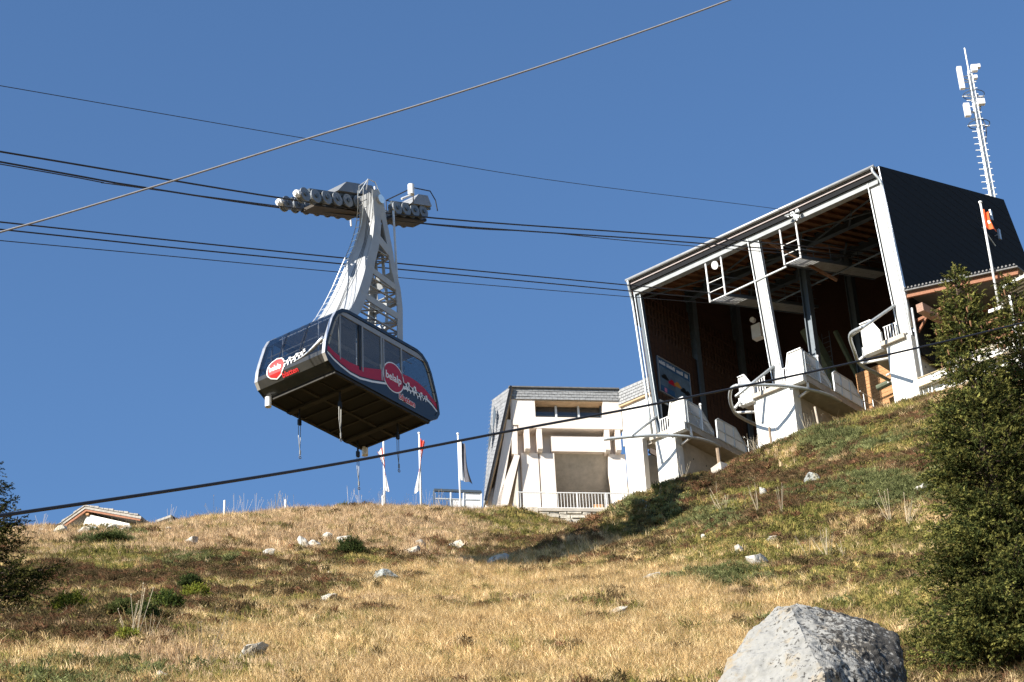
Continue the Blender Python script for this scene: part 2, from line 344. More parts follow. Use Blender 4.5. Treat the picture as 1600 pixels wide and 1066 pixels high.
def ground_mat():
    m = bpy.data.materials.new('hillside_soil'); m.use_nodes = True; N = m.node_tree.nodes; L = m.node_tree.links; b = N['Principled BSDF']
    b.inputs['Roughness'].default_value = .95; b.inputs['Specular IOR Level'].default_value = .1
    at = N.new('ShaderNodeVertexColor'); at.layer_name = 'soil'
    tc = N.new('ShaderNodeTexCoord'); nz = N.new('ShaderNodeTexNoise'); nz.inputs['Scale'].default_value = 9; nz.inputs['Detail'].default_value = 10; nz.inputs['Roughness'].default_value = .8
    L.new(tc.outputs['Object'], nz.inputs[0])
    cr = N.new('ShaderNodeValToRGB'); cr.color_ramp.elements[0].position = .3; cr.color_ramp.elements[0].color = (.45, .42, .4, 1); cr.color_ramp.elements[1].position = .72; cr.color_ramp.elements[1].color = (1.45, 1.4, 1.3, 1)
    L.new(nz.outputs['Fac'], cr.inputs[0])
    mx = N.new('ShaderNodeMix'); mx.data_type = 'RGBA'; mx.blend_type = 'MULTIPLY'; mx.inputs[0].default_value = 1
    L.new(at.outputs[0], mx.inputs[6]); L.new(cr.outputs[0], mx.inputs[7]); L.new(mx.outputs[2], b.inputs['Base Color'])
    bp = N.new('ShaderNodeBump'); bp.inputs['Strength'].default_value = .8; bp.inputs['Distance'].default_value = .08
    L.new(nz.outputs['Fac'], bp.inputs['Height']); L.new(bp.outputs[0], b.inputs['Normal']); return m
me.materials.append(ground_mat())
ground = bpy.data.objects.new('ground', me); link(ground); tag(ground, 'steep alpine hillside of dry grass and heath', kind='structure')
del ground['label']
def box_mask(x, y):   # no plants inside buildings
    a = (x - ST.o.x) * ST.a.x + (y - ST.o.y) * ST.a.y; b = (x - ST.o.x) * ST.b.x + (y - ST.o.y) * ST.b.y
    s1 = (a > 1.0) & (a < 16) & (b > -8) & (b < 8)
    for v0, v1 in ((-6.95, -5.75), (-1.1, 1.25), (6.4, 7.8)): s1 |= (a > -.15) & (a < 2) & (b > v0) & (b < v1)
    a = (x - HS.o.x) * HS.a.x + (y - HS.o.y) * HS.a.y; b = (x - HS.o.x) * HS.b.x + (y - HS.o.y) * HS.b.y
    s2 = (a > -6) & (a < 2.2) & (b > -1.9) & (b < 9)
    return s1 | s2

# ---- plant tufts, instanced on points
def veg_mat(name, rough=.8, trans=.25):
    m = bpy.data.materials.new(name); m.use_nodes = True; N = m.node_tree.nodes; L = m.node_tree.links; N.clear()
    o = N.new('ShaderNodeOutputMaterial'); a = N.new('ShaderNodeAttribute'); a.attribute_type = 'INSTANCER'; a.attribute_name = 'tint'
    d = N.new('ShaderNodeBsdfDiffuse'); t = N.new('ShaderNodeBsdfTranslucent'); mx = N.new('ShaderNodeMixShader'); mx.inputs[0].default_value = trans
    L.new(a.outputs['Color'], d.inputs[0]); L.new(a.outputs['Color'], t.inputs[0]); L.new(d.outputs[0], mx.inputs[1]); L.new(t.outputs[0], mx.inputs[2]); L.new(mx.outputs[0], o.inputs[0])
    return m
VEG = veg_mat('plant_tint')
def proto_collection(name, builders):
    c = bpy.data.collections.new(name)
    for i, f in enumerate(builders):
        vs, fs = f(np.random.default_rng(100 + i)); mm = bpy.data.meshes.new(name + '_%d' % i); mm.from_pydata(vs, [], fs); mm.materials.append(VEG)
        c.objects.link(bpy.data.objects.new(name + '_%d' % i, mm))
    return c
def tuft(n, h, spread, width, lean):
    def f(r):
        vs = []; fs = []
        for _ in range(n):
            a = r.uniform(0, 6.28); q = spread * math.sqrt(r.uniform(0, 1)); x, y = q * math.cos(a), q * math.sin(a)
            hh = h * r.uniform(.45, 1.1); la = r.uniform(0, 6.28); ln = lean * r.uniform(.2, 1) * hh; w = width * r.uniform(.7, 1.3)
            dx, dy = math.cos(la), math.sin(la); wx, wy = -math.sin(a) * w, math.cos(a) * w; k = len(vs)
            vs += [(x - wx, y - wy, -.03), (x + wx, y + wy, -.03), (x + dx * ln * .35 + wx * .8, y + dy * ln * .35 + wy * .8, hh * .6), (x + dx * ln * .35 - wx * .8, y + dy * ln * .35 - wy * .8, hh * .6), (x + dx * ln, y + dy * ln, hh)]
            fs += [(k, k + 1, k + 2, k + 3), (k + 3, k + 2, k + 4)]
        return vs, fs
    return f
def clump(n, h, spread, leaf):
    def f(r):
        vs = []; fs = []
        for _ in range(n):
            d = r.normal(size=3); d /= np.linalg.norm(d); q = r.uniform(.55, 1.) ; p = np.array([d[0] * spread * q, d[1] * spread * q, abs(d[2]) * h * q])
            e1 = r.normal(size=3); e1 /= np.linalg.norm(e1); e2 = np.cross(e1, d + r.normal(size=3) * .4); e2 /= np.linalg.norm(e2) + 1e-6
            s = leaf * r.uniform(.6, 1.3); k = len(vs)
            vs += [tuple(p - e1 * s), tuple(p + e2 * s * .45), tuple(p + e1 * s), tuple(p - e2 * s * .45)]; fs += [(k, k + 1, k + 2, k + 3)]
        return vs, fs
    return f
def sprigs(n, h, spread):
    def f(r):
        vs = []; fs = []
        for _ in range(n):
            d = r.normal(size=3); d[2] = abs(d[2]) + .5; d /= np.linalg.norm(d); a = r.uniform(0, 6.28); q = spread * math.sqrt(r.uniform(0, 1)) * .8
            p = np.array([q * math.cos(a), q * math.sin(a), h * r.uniform(.1, .7)]); l = h * r.uniform(.4, .8); e = np.cross(d, r.normal(size=3)); e /= np.linalg.norm(e); w = l * .11; k = len(vs); e2 = np.cross(d, e)
            vs += [tuple(p - e * w), tuple(p + e * w), tuple(p + d * l), tuple(p - e2 * w), tuple(p + e2 * w)]; fs += [(k, k + 1, k + 2), (k + 3, k + 4, k + 2)]
        return vs, fs
    return f
PROTO = {
 'straw': proto_collection('straw_tuft', [tuft(26, .19, .15, .0045, 1.1), tuft(16, .30, .11, .004, 1.2), tuft(30, .14, .18, .0045, 1.2)]),
 'tan': proto_collection('tan_tuft', [tuft(22, .17, .14, .0055, .8), tuft(18, .24, .10, .005, .7), tuft(26, .14, .16, .006, .9)]),
 'green': proto_collection('green_tuft', [tuft(26, .17, .14, .008, .9), clump(46, .12, .17, .030), clump(50, .10, .2, .026)]),
 'brown': proto_collection('heath_clump', [clump(60, .15, .17, .024), clump(60, .12, .2, .02), sprigs(60, .18, .18)]),
 'juniper': proto_collection('juniper_clump', [sprigs(120, .20, .24), sprigs(120, .17, .27), clump(130, .15, .24, .018)]),
}
def instancer(name, label, cat_kind, xyz, scale, rotz, tilt, tint, coll):
    mm = bpy.data.meshes.new(name); n = len(xyz); mm.vertices.add(n); mm.vertices.foreach_set('co', xyz.astype(np.float32).ravel())
    a = mm.attributes.new('s', 'FLOAT', 'POINT'); a.data.foreach_set('value', scale.astype(np.float32))
    a = mm.attributes.new('rot', 'FLOAT_VECTOR', 'POINT'); a.data.foreach_set('vector', np.stack([tilt[0], tilt[1], rotz], 1).astype(np.float32).ravel())
    a = mm.attributes.new('tint', 'FLOAT_VECTOR', 'POINT'); a.data.foreach_set('vector', tint.astype(np.float32).ravel())
    o = bpy.data.objects.new(name, mm); link(o); tag(o, label, None, None, cat_kind)
    ng = bpy.data.node_groups.new(name + '_nodes', 'GeometryNodeTree')
    ng.interface.new_socket('Geometry', in_out='INPUT', socket_type='NodeSocketGeometry'); ng.interface.new_socket('Geometry', in_out='OUTPUT', socket_type='NodeSocketGeometry')
    N = ng.nodes; L = ng.links; gi = N.new('NodeGroupInput'); go = N.new('NodeGroupOutput')
    ip = N.new('GeometryNodeInstanceOnPoints'); ci = N.new('GeometryNodeCollectionInfo'); ci.inputs['Collection'].default_value = coll
    ci.inputs['Separate Children'].default_value = True; ci.inputs['Reset Children'].default_value = True
    ip.inputs['Pick Instance'].default_value = True
    na = N.new('GeometryNodeInputNamedAttribute'); na.data_type = 'FLOAT'; na.inputs['Name'].default_value = 's'
    nr = N.new('GeometryNodeInputNamedAttribute'); nr.data_type = 'FLOAT_VECTOR'; nr.inputs['Name'].default_value = 'rot'
    ce = N.new('FunctionNodeEulerToRotation')
    L.new(gi.outputs[0], ip.inputs['Points']); L.new(ci.outputs[0], ip.inputs['Instance']); L.new(na.outputs['Attribute'], ip.inputs['Scale'])
    L.new(nr.outputs['Attribute'], ce.inputs[0]); L.new(ce.outputs[0], ip.inputs['Rotation']); L.new(ip.outputs[0], go.inputs[0])
    md = o.modifiers.new('scatter', 'NODES'); md.node_group = ng
    return o
def scatter(dens_near, dens_mid, dens_far):
    out = []
    for y0, y1, dn in ((19, 34, dens_near), (34, 55, dens_near * .8), (55, 72, dens_mid), (72, 97, dens_far)):
        x0, x1 = -.29 * y1, .29 * y1; n = int((y1 - y0) * (x1 - x0) * dn)
        x = RNG.uniform(x0, x1, n); y = RNG.uniform(y0, y1, n); k = (np.abs(x) < .245 * y + 1.5) & ~box_mask(x, y); out.append(np.stack([x[k], y[k]], 1))
    return np.concatenate(out)
pts = scatter(110, 75, 58); X, Y_ = pts[:, 0], pts[:, 1]; Z_ = height(X, Y_)
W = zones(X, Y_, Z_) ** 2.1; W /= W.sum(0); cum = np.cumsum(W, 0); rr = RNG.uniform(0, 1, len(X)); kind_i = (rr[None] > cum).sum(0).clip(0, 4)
LBL = {'straw': ('dry_grass', 'tall straw yellow dry grass over the lower slope'), 'tan': ('short_dry_grass', 'short tan dry grass along the hill crest'),
       'green': ('green_grass', 'low green grass and herbs between the heath'), 'brown': ('heath', 'red brown dwarf heath covering the slope'), 'juniper': ('juniper_mat', 'blue green creeping juniper mats on the slope')}
TINT = {'straw': [(.66, .48, .24), (.82, .63, .36), (.44, .30, .14), (.28, .24, .09)], 'tan': [(.54, .39, .23), (.68, .51, .32), (.40, .27, .15), (.24, .20, .08)],
        'green': [(.22, .205, .06), (.32, .26, .09), (.14, .145, .045), (.42, .31, .12)], 'brown': [(.20, .14, .075), (.27, .15, .085), (.14, .115, .055), (.22, .195, .075)],
        'juniper': [(.22, .235, .10), (.28, .29, .13), (.13, .145, .06), (.30, .24, .11)]}
for i, k in enumerate(KEYS):
    s = kind_i == i; n = int(s.sum()); T = np.array(TINT[k])
    pick = RNG.integers(0, 4, n); big = fbm(X[s] * .8, Y_[s] * .8, 77, 3); pick = np.where((pick == 3) & (big < .5), 0, pick)
    tint = T[pick] * RNG.uniform(.72, 1.22, (n, 1)) * (.72 + .62 * big)[:, None]
    sc = RNG.uniform(.65, 1.25, n) * (1 + np.clip((Y_[s] - 55) / 90, 0, .4))
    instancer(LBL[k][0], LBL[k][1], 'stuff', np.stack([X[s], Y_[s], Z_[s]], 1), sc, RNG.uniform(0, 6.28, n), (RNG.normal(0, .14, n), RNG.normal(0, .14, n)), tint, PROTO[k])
# tall seed heads standing proud of the crest
def stalk(r):
    vs = []; fs = []
    for _ in range(5):
        a = r.uniform(0, 6.28); h = r.uniform(.5, 1.05); l = r.uniform(.05, .3); x, y = math.cos(a) * l, math.sin(a) * l; k = len(vs); w = .0045
        vs += [(-w, 0, 0), (w, 0, 0), (x + w, y, h), (x - w, y, h), (x, y - .02, h), (x + .013, y, h + .02), (x, y + .02, h + .05), (x - .013, y, h + .02)]; fs += [(k, k + 1, k + 2, k + 3), (k + 4, k + 5, k + 6, k + 7)]
    return vs, fs
SP = proto_collection('stalk', [stalk, stalk, stalk]); sx = []; 
for (px, py, n, sp) in [(560, 792, 6, 40), (612, 790, 10, 22), (660, 792, 14, 30), (700, 796, 12, 20), (1240, 670, 22, 35), (1170, 706, 12, 20), (1000, 780, 12, 16), (1060, 745, 10, 12), (40, 826, 5, 30), (280, 812, 8, 60), (380, 802, 10, 60), (480, 793, 12, 60), (230, 1000, 6, 30), (340, 1040, 6, 70), (1180, 800, 10, 60), (1290, 870, 12, 40), (1400, 820, 12, 30)]:
    for _ in range(max(3, n // 2)):
        p = ground_hit(px + random.uniform(-sp, sp), py + 2); sx.append((p.x, p.y + random.uniform(-.4, .1), p.z - .05))
sx = np.array(sx); sx[:, 2] = height(sx[:, 0], sx[:, 1]) - .03; n = len(sx)
instancer('seed_stalks', 'thin dry flower stalks standing above the grass', 'stuff', sx, RNG.uniform(.6, 1.2, n), RNG.uniform(0, 6.28, n), (RNG.normal(0, .1, n), RNG.normal(0, .1, n)), np.array([(.55, .47, .34)]) * RNG.uniform(.7, 1.2, (n, 1)), SP)
# ------------------------------------------------------------------ STATION (a = into the building, b = right)
st = thing('cable_car_station', 'large open fronted cable car station with dark clad side and white concrete piers', 'station', ST)
F = True
SL = .31                                             # roof slope
ua = lambda z: .45 - .10 * (z - 3)                   # lean of the front columns
roof_z = lambda a: 11.65 + .322 * (a + .5)
PIERS = [(-6.95, -5.78), (-1.05, 1.17), (6.42, 7.72)]
for b0, b1 in PIERS:
    p = MB(F); p.box(0, .62, b0, b1, -4, 2.9); p.box(.12, .62, b0 + .12, b1 - .12, 2.9, 3.0); pr = p.build('pier', WHITE, st)
    # formwork joint and drip pipe
    for zj in (1.42, -.32): P(lambda m: m.box(-.006, .0, b0 + .1, b1 - .1, zj, zj + .03), 'shutter_joint', CONC, pr)
for b0, b1, a1 in [(-6.4, -5.9, 9), (-.6, .85, 9), (6.6, 7.4, 4)]:
    w = P(lambda m: m.box(.62, a1, b0, b1, -4, 2.68), 'platform_wall', CONC, st)
    for k in range(4): P(lambda m: m.disc((1.6 + k * 1.1, b1 + .004, 1.9), (0, 1, 0), .04, .02, 8), 'tie_hole', BLACK, w)
# docking platforms: slab, nose, side parapets with braces
def parapet_panel(par, bside, a0, z0, outline, fr_cells):
    m = MB(F); m.prism(outline, 'y', bside - .02, bside + .02); pn = m.build('parapet_panel', TPANEL, par)
    f = MB(F)
    n = len(outline)
    for i in range(n):
        p, q = outline[i], outline[(i + 1) % n]; f.beam((p[0], bside + .045, p[1]), (q[0], bside + .045, q[1]), .05, .06, (0, 1, 0))
    for (p, q) in fr_cells: f.beam((p[0], bside + .045, p[1]), (q[0], bside + .045, q[1]), .045, .05, (0, 1, 0))
    f.build('panel_frame', PALES, pn)
def nose(par, b0, b1, zt, chamf_left, chamf_right):
    zb = 2.62; c = .42
    poly = [(b0, zb)]
    poly += [(b0, zt - .85), (b0 + c * .5, zt)] if chamf_left else [(b0, zt)]
    poly += [(b1 - c, zt), (b1, zt - .75)] if chamf_right else [(b1, zt)]
    poly += [(b1, zb)]
    m = MB(F); m.prism(poly, 'x', -.06, .10); m.prism([(b0 + .0, 2.62), (b0, 3.05), (b1, 3.05), (b1, 2.62)], 'x', -.22, -.061); nz = m.build('end_parapet', WHITE, par)
    e = MB(F)
    for i in range(1, len(poly) - 2):
        e.beam((-.09, poly[i][0], poly[i][1]), (-.09, poly[i + 1][0], poly[i + 1][1]), .05, .06, (1, 0, 0))
    e.build('edge_trim', WPAINT, nz)
    q = MB(F); q.box(-.066, -.061, b0 + .06, b1 - .06, 3.38, 3.40); q.build('panel_joint', DSTEEL, nz)
def platform(b0, b1, right_par, left_par):
    s = P(lambda m: (m.box(-.05, 9, b0, b1, 2.72, 3.02), m.box(-.18, -.05, b0 + .02, b1 - .02, 2.76, 2.98)), 'platform_slab', CONC, st)
    m = MB(F)
    for x in (b0 + .02, b1 - .02): m.box(0, 9, x - .03, x + .03, 3.02, 3.08)
    m.build('kerb_angle', GALV, s)
    for side, on in ((b1 - .03, right_par), (b0 + .03, left_par)):
        if not on: continue
        parapet_panel(s, side, 0, 3.05, [(.12, 3.08), (.12, 4.30), (1.25, 4.30), (2.25, 3.35), (2.25, 3.08)],
                      [((1.2, 3.08), (1.2, 4.3)), ((.12, 3.7), (1.9, 3.7)), ((.14, 4.28), (1.18, 3.12)), ((1.2, 3.7), (2.2, 3.1))])
        parapet_panel(s, side, 0, 3.05, [(2.6, 3.08), (2.6, 4.1), (2.8, 4.25), (4.3, 4.25), (5.1, 3.5), (5.1, 3.08)],
                      [((3.3, 3.08), (3.3, 4.25)), ((4.1, 3.08), (4.1, 4.25)), ((2.6, 3.6), (5.0, 3.6))])
        r = MB(F)
        for k in range(5): r.tube([(5.4 + k * .85, side, 3.05), (5.4 + k * .85, side, 4.05)], .022, 6)
        r.tube([(5.1, side, 4.05), (8.9, side, 4.05)], .022, 6); r.tube([(5.1, side, 3.6), (8.9, side, 3.6)], .016, 6); r.build('handrail', GALV, s)
        k = MB(F); k.tube([(1.25, side + .1, 3.0), (1.25, side + .1, 4.42)], .035, 8); k.disc((1.25, side + .1, 4.45), (0, 0, 1), .07, .1, 10); k.build('signal_post', WPAINT, s)
    return s
LB = -5.0; MR = 1.95; ML = -1.75; RB = 5.25
s1 = platform(-7.2, LB, True, False); s2 = platform(ML, MR, True, True); s3 = platform(RB, 7.5, False, True)
nose(s1, -6.0, LB, 4.42, True, False); nose(s2, 1.0, MR, 4.42, True, False); nose(s2, ML, -.95, 4.25, False, True); nose(s3, RB, 6.25, 4.35, False, True)
# front railings between post and parapet
for b0, b1 in ((-6.75, -6.05), (.62, .98), (-.9, -.35), (6.3, 6.95)):
    r = MB(F); r.tube([(.15, b0, 3.85), (.15, b1, 3.85)], .025, 6)
    k = b0 + .06
    while k < b1: r.box(.13, .17, k, k + .045, 3.02, 3.85); k += .14
    r.build('front_railing', WPAINT, st)
# bow shaped guide rails
def guide(pts, r=.085, struts=(), stay=None):
    pth = smooth_path(pts, 6); g_ = P(lambda m: m.tube(pth, r, 10), 'guide_rail', GALV, st, smooth=True)
    for p, q in struts: P(lambda m: m.tube([p, q], .07, 8), 'guide_strut', WPAINT, g_, smooth=True)
    if stay: P(lambda m: m.tube(stay, .075, 8), 'guide_stay', GALV, g_, smooth=True)
ZR = 2.35
guide([(-2.5, -.37, ZR), (-1.7, .54, ZR), (-.55, 1.42, ZR), (.54, 1.98, ZR), (1.6, 2.25, ZR), (2.4, 2.28, ZR)], struts=[((.55, 1.0, ZR - .1), (.35, 1.9, ZR)), ((.3, 1.85, ZR), (.3, 1.85, 2.9))], stay=[(-1.6, -1.0, ZR), (ua(4.3), .1, 4.3)])
guide([(-2.5, -.37, ZR), (-2.35, -.75, ZR), (-1.5, -1.4, ZR), (-.31, -1.98, ZR), (.63, -2.08, ZR), (1.8, -2.0, ZR)], struts=[((0.3, -1.05, ZR - .1), (-.2, -1.95, ZR)), ((-.6, -1.8, ZR), (-.3, -1.6, 2.8))])
guide([(-2.6, -8.21, ZR), (-1.6, -6.74, ZR), (-.74, -5.82, ZR), (.4, -5.0, ZR), (1.5, -4.68, ZR), (2.2, -4.66, ZR)], struts=[((.5, -5.8, ZR - .1), (.3, -5.0, ZR)), ((.35, -5.0, ZR), (.3, -5.05, 2.9))], stay=[(-1.9, -7.0, ZR), (ua(4.2), -7.0, 4.2)])
tip = ST.hit(1346, 512, 'a', -3.0)
guide([(tip[0], tip[1], tip[2]), (-2.2, 5.85, ZR + .35), (-1.3, 5.45, ZR), (-.1, 4.98, ZR), (1.15, 5.02, ZR), (2.3, 5.1, ZR)], struts=[((.3, 6.45, ZR - .1), (-.1, 5.0, ZR)), ((-.4, 5.1, ZR), (-.1, 5.5, 2.75))], stay=[(-2.2, 5.9, ZR + .3), (ua(4.8), 7.0, 4.8)])
COLP = mat('column_paint', (.42, .43, .43), .5, var=.05, scale=3)
# leaning front columns
for bc, w in ((-7.02, .16), (.22, .44), (7.26, .50)):
    m = MB(F); z0, z1 = 2.9, 11.03
    for (o0, o1, d0, d1) in ((-w / 2, w / 2, 0, .05), (-.03, .03, .05, .30), (-w / 2, w / 2, .30, .35)):
        m.hexa([(ua(z0) + d0, bc + o0, z0), (ua(z0) + d1, bc + o0, z0), (ua(z0) + d1, bc + o1, z0), (ua(z0) + d0, bc + o1, z0)],
               [(ua(z1) + d0, bc + o0, z1), (ua(z1) + d1, bc + o0, z1), (ua(z1) + d1, bc + o1, z1), (ua(z1) + d0, bc + o1, z1)])
    c = m.build('front_column', DSTEEL if w < .2 else COLP, st)
    q = MB(F)
    q.tube([(ua(3) - .06, bc - w / 2 - .06, 3.0), (ua(11) - .1, bc - w / 2 - .06, 11.25)], .035, 6); q.tube([(ua(3) + .02, bc + w / 2 + .05, 3.0), (ua(11) + .02, bc + w / 2 + .05, 11.0)], .03, 6)
    q.build('conduit', GALV, c)
# fascia, beam, gutter
rf = P(lambda m: m.prism([(-.62, 11.72), (-.62, 11.88), (12.8, 16.16), (12.8, 15.9)], 'y', -7.42, 7.60), 'roof', ROOFM, st)
P(lambda m: m.box(-.56, -.48, -7.35, 7.5, 11.34, 11.72), 'fascia_board', DARK, rf)
P(lambda m: m.box(-.62, -.56, -7.35, 7.5, 11.60, 11.66), 'fascia_flashing', mat('pinkish_flashing', (.32, .27, .26), .6), rf)
P(lambda m: (m.box(-.46, -.12, -7.2, 7.5, 11.29, 11.34), m.box(-.46, -.12, -7.2, 7.5, 11.03, 11.08), m.box(-.44, -.38, -7.2, 7.5, 11.08, 11.29)), 'front_beam', mat('beam_grey', (.27, .29, .30), .55, var=.1), st)
gt = P(lambda m: m.tube([(-.72, -7.42, 11.86), (-.72, 7.55, 11.86)], .09, 10), 'gutter', mat('gutter_zinc', (.42, .43, .44), .5, .3, var=.1), rf, smooth=True)
for s_, e_ in ((-7.3, -7.36), (7.45, 7.66)):
    m = MB(F); m.tube(smooth_path([(-.72, s_, 11.8), (-.70, s_, 11.6), (-.6, (s_ + e_) / 2, 11.35), (-.46, e_, 11.0), (ua(10) - .05, e_, 10), (ua(3.5) - .05, e_, 3.4)], 4), .07, 8); m.build('downpipe', GALV, st, smooth=True)
for k in range(26):
    b = -7.3 + k * .59; P(lambda m: m.hexa([(-.4, b, 11.52), (-.4, b + .11, 11.52), (-.4, b + .11, 11.70), (-.4, b, 11.70)], [(12.55, b, 15.68), (12.55, b + .11, 15.68), (12.55, b + .11, 15.86), (12.55, b, 15.86)]), 'rafter', RAFT, rf)
P(lambda m: m.prism([(-.45, 11.705), (-.45, 11.74), (12.6, 15.90), (12.6, 15.865)], 'y', -7.3, 7.58), 'roof_boarding', RAFT, rf)
# side walls
side = [(-.50, 11.90), (12.82, 16.20), (14.3, 13.2), (15.7, 10.4), (15.7, 2.2), (.85, 2.2), (.52, 3.4)]
rw = P(lambda m: m.prism(side, 'y', 7.62, 7.74), 'side_wall', DARK, st)
m = MB(F)       # corrugation laps of the cladding
for k in range(24):
    z = 4.9 + k * .45; x0 = ((z - 11.9) / .322) if z > 11.8 else .5 - .105 * (z - 3.4) + .04
    x1 = 15.5 if z < 10.4 else 15.7 - (z - 10.4) * .5 - .2
    if x1 > x0 + .3: m.box(x0 + .03, x1, 7.74, 7.748, z, z + .03)
m.build('cladding_lap', DARK, rw)
P(lambda m: (m.beam((.51, 7.70, 3.2), (-.47, 7.70, 11.85), .16, .05, (0, 1, 0)),), 'corner_trim', ALU, rw)
m = MB(F)       # small antennas bolted on the dark wall
for px, py in ((1548, 336), (1561, 366)):
    a_, b_, z_ = ST.hit(px, py, 'b', 8.0); P(lambda m: (m.box(a_ - .05, a_ + .12, 7.95, 8.05, z_ - .3, z_ + .3), m.tube([(a_, 7.74, z_), (a_, 8.0, z_)], .03, 6)), 'wall_antenna', GALV, rw)
a0_, b0_, z0_ = ST.hit(1545, 350, 'b', 8.3); a1_, b1_, z1_ = ST.hit(1566, 380, 'b', 8.3); m.tube([(a0_, 7.9, z0_), (a1_, 7.9, z1_)], .04, 6)
m.build('antenna_arm', GALV, rw)
# left wall: boards below, slatted vent band above
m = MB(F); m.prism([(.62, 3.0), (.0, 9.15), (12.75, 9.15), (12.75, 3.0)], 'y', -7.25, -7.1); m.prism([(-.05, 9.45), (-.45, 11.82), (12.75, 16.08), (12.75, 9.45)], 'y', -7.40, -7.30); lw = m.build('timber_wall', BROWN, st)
P(lambda m: m.prism([(.7, -1), (.62, 2.99), (12.75, 2.99), (12.75, -1)], 'y', -7.26, -7.1), 'base_wall', CONC, st)
m = MB(F)
for k in range(40):
    x = .85 + k * .33; m.box(x, x + .012, -7.1, -7.09, 3.0, 9.15)
m.build('board_joint', BLACK, lw)
for bay, (x0, x1) in enumerate(((.25, 4.3), (4.9, 8.6), (9.1, 12.6))):
    for zr in range(5):
        z = 9.15 + zr * .55
        P(lambda m: m.box(x0, x1, -7.20, -7.12, z, z + .07), 'vent_rail', BROWN, lw)
        k = x0 + .1
        sm = MB(F)
        while k < x1: sm.box(k, k + .15, -7.19, -7.14, z + .07, z + .55); k += .29
        sm.build('vent_slats', BROWN, lw, kind='stuff')
# back of the hall, floor, steelwork
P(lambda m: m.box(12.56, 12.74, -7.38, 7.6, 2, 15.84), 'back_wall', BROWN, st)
P(lambda m: m.box(9, 12.6, -7.3, 7.6, 2.7, 3.0), 'hall_floor', CONC, st)
P(lambda m: m.box(8.8, 9.0, -7.3, 7.6, -2, 2.7), 'pit_wall', CONC, st)
for b, a in ((.3, 4.0), (.3, 8.6), (-7.1, 4.6), (-7.1, 8.85), (7.35, 4.6), (7.35, 9.0), (4.2, 9.3)):
    m = MB(F); z1 = roof_z(a) - .5; m.box(a - .2, a + .2, b - .2, b - .16, 3, z1); m.box(a - .2, a + .2, b + .16, b + .2, 3, z1); m.box(a - .03, a + .03, b - .16, b + .16, 3, z1)
    m.build('steel_column', DSTEEL, st)
for a in (4.3, 8.8):
    z = roof_z(a) - .55; m = MB(F); m.box(a - .15, a + .15, -7.3, 7.5, z, z + .05); m.box(a - .15, a + .15, -7.3, 7.5, z + .45, z + .5); m.box(a - .03, a + .03, -7.3, 7.5, z + .05, z + .45)
    for b in (-6, -3, 0, 3, 6): m.beam((a, b, z), (a - 1.6, b + 1.2, z - .2), .09, .09)
    m.build('roof_truss', DSTEEL, st)
for b0, b1 in ((-7.2, .2), (.2, 7.3)):
    m = MB(F)
    for q0, q1 in (((.4, b0, 11.2), (4.3, b1, 12.6)), ((.4, b1, 11.2), (4.3, b0, 12.6))): m.tube([q0, q1], .05, 6)
    m.build('roof_brace', DSTEEL, st)
P(lambda m: m.beam((-.2, .6, 11.1), (2.6, 2.9, 8.9), .1, .14), 'wooden_strut', RAFT, st)
# two maintenance catwalks hung under the roof, rising with the ropes
cs = .335; GRAT = mat('grating_steel', (.42, .43, .43), .5, .2)
for (b0, b1, zf) in ((-2.75, -1.75, 8.78), (1.75, 2.75, 9.0)):
    cw = P(lambda m: [m.hexa([(-.3, x, zf), (-.3, x + .06, zf), (-.3, x + .06, zf + .16), (-.3, x, zf + .16)], [(8.6, x, zf + 8.9 * cs), (8.6, x + .06, zf + 8.9 * cs), (8.6, x + .06, zf + .16 + 8.9 * cs), (8.6, x, zf + .16 + 8.9 * cs)]) for x in (b0, b1 - .06)], 'catwalk', DSTEEL, st)
    for k in range(34):
        a = -.25 + k * .26; m = MB(F)
        for j in range(5):
            x = a + j * .05; z = zf + .04 + (x + .3) * cs; m.box(x, x + .006, b0 + .06, b1 - .06, z, z + .06)
        for j in range(3):
            y = b0 + .1 + j * .38; m.beam((a, y, zf + .05 + (a + .3) * cs), (a + .2, y, zf + .05 + (a + .5) * cs), .02, .03)
        m.build('grating', GRAT, cw)
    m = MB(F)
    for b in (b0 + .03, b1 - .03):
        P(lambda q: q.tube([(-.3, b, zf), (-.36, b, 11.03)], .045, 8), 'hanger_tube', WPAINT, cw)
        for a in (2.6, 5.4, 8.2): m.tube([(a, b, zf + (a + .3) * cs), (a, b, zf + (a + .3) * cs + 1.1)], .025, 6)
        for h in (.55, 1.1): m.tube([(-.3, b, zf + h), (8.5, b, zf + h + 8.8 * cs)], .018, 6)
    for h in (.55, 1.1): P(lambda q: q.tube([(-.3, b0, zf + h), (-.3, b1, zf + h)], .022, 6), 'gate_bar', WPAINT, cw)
    m.build('catwalk_railing', DSTEEL, cw)  # dark steel colour stands in for shade under the roof; front bars stay white
P(lambda m: m.tube([(-.25, -1.75, 8.85), (-.1, 1.75, 9.02)], .05, 8), 'tie_bar', PALES, st)
P(lambda m: m.tube([(4.3, -1.75, 10.3), (4.3, 7, 10.6)], .05, 8), 'tie_bar', DSTEEL, st)
lp = P(lambda m: (m.disc((-.55, -2.05, 10.55), (-.82, -.15, -.35), .21, .05, 20), m.tube([(-.5, -2.0, 10.5), (-.32, -1.78, 10.5)], .03, 6)), 'round_reflector', WPAINT, st)
m = MB(F); an = ST.hit(1240, 336, 'a', -.65); 
for dx, dz, s_ in ((0, 0, .16), (.3, .05, .12), (.15, -.2, .14), (-.25, .02, .1), (.28, -.28, .12)): m.disc((-.72, an[1] + dx, an[2] + dz), (1, 0, 0), s_ * .75, .14, 10)
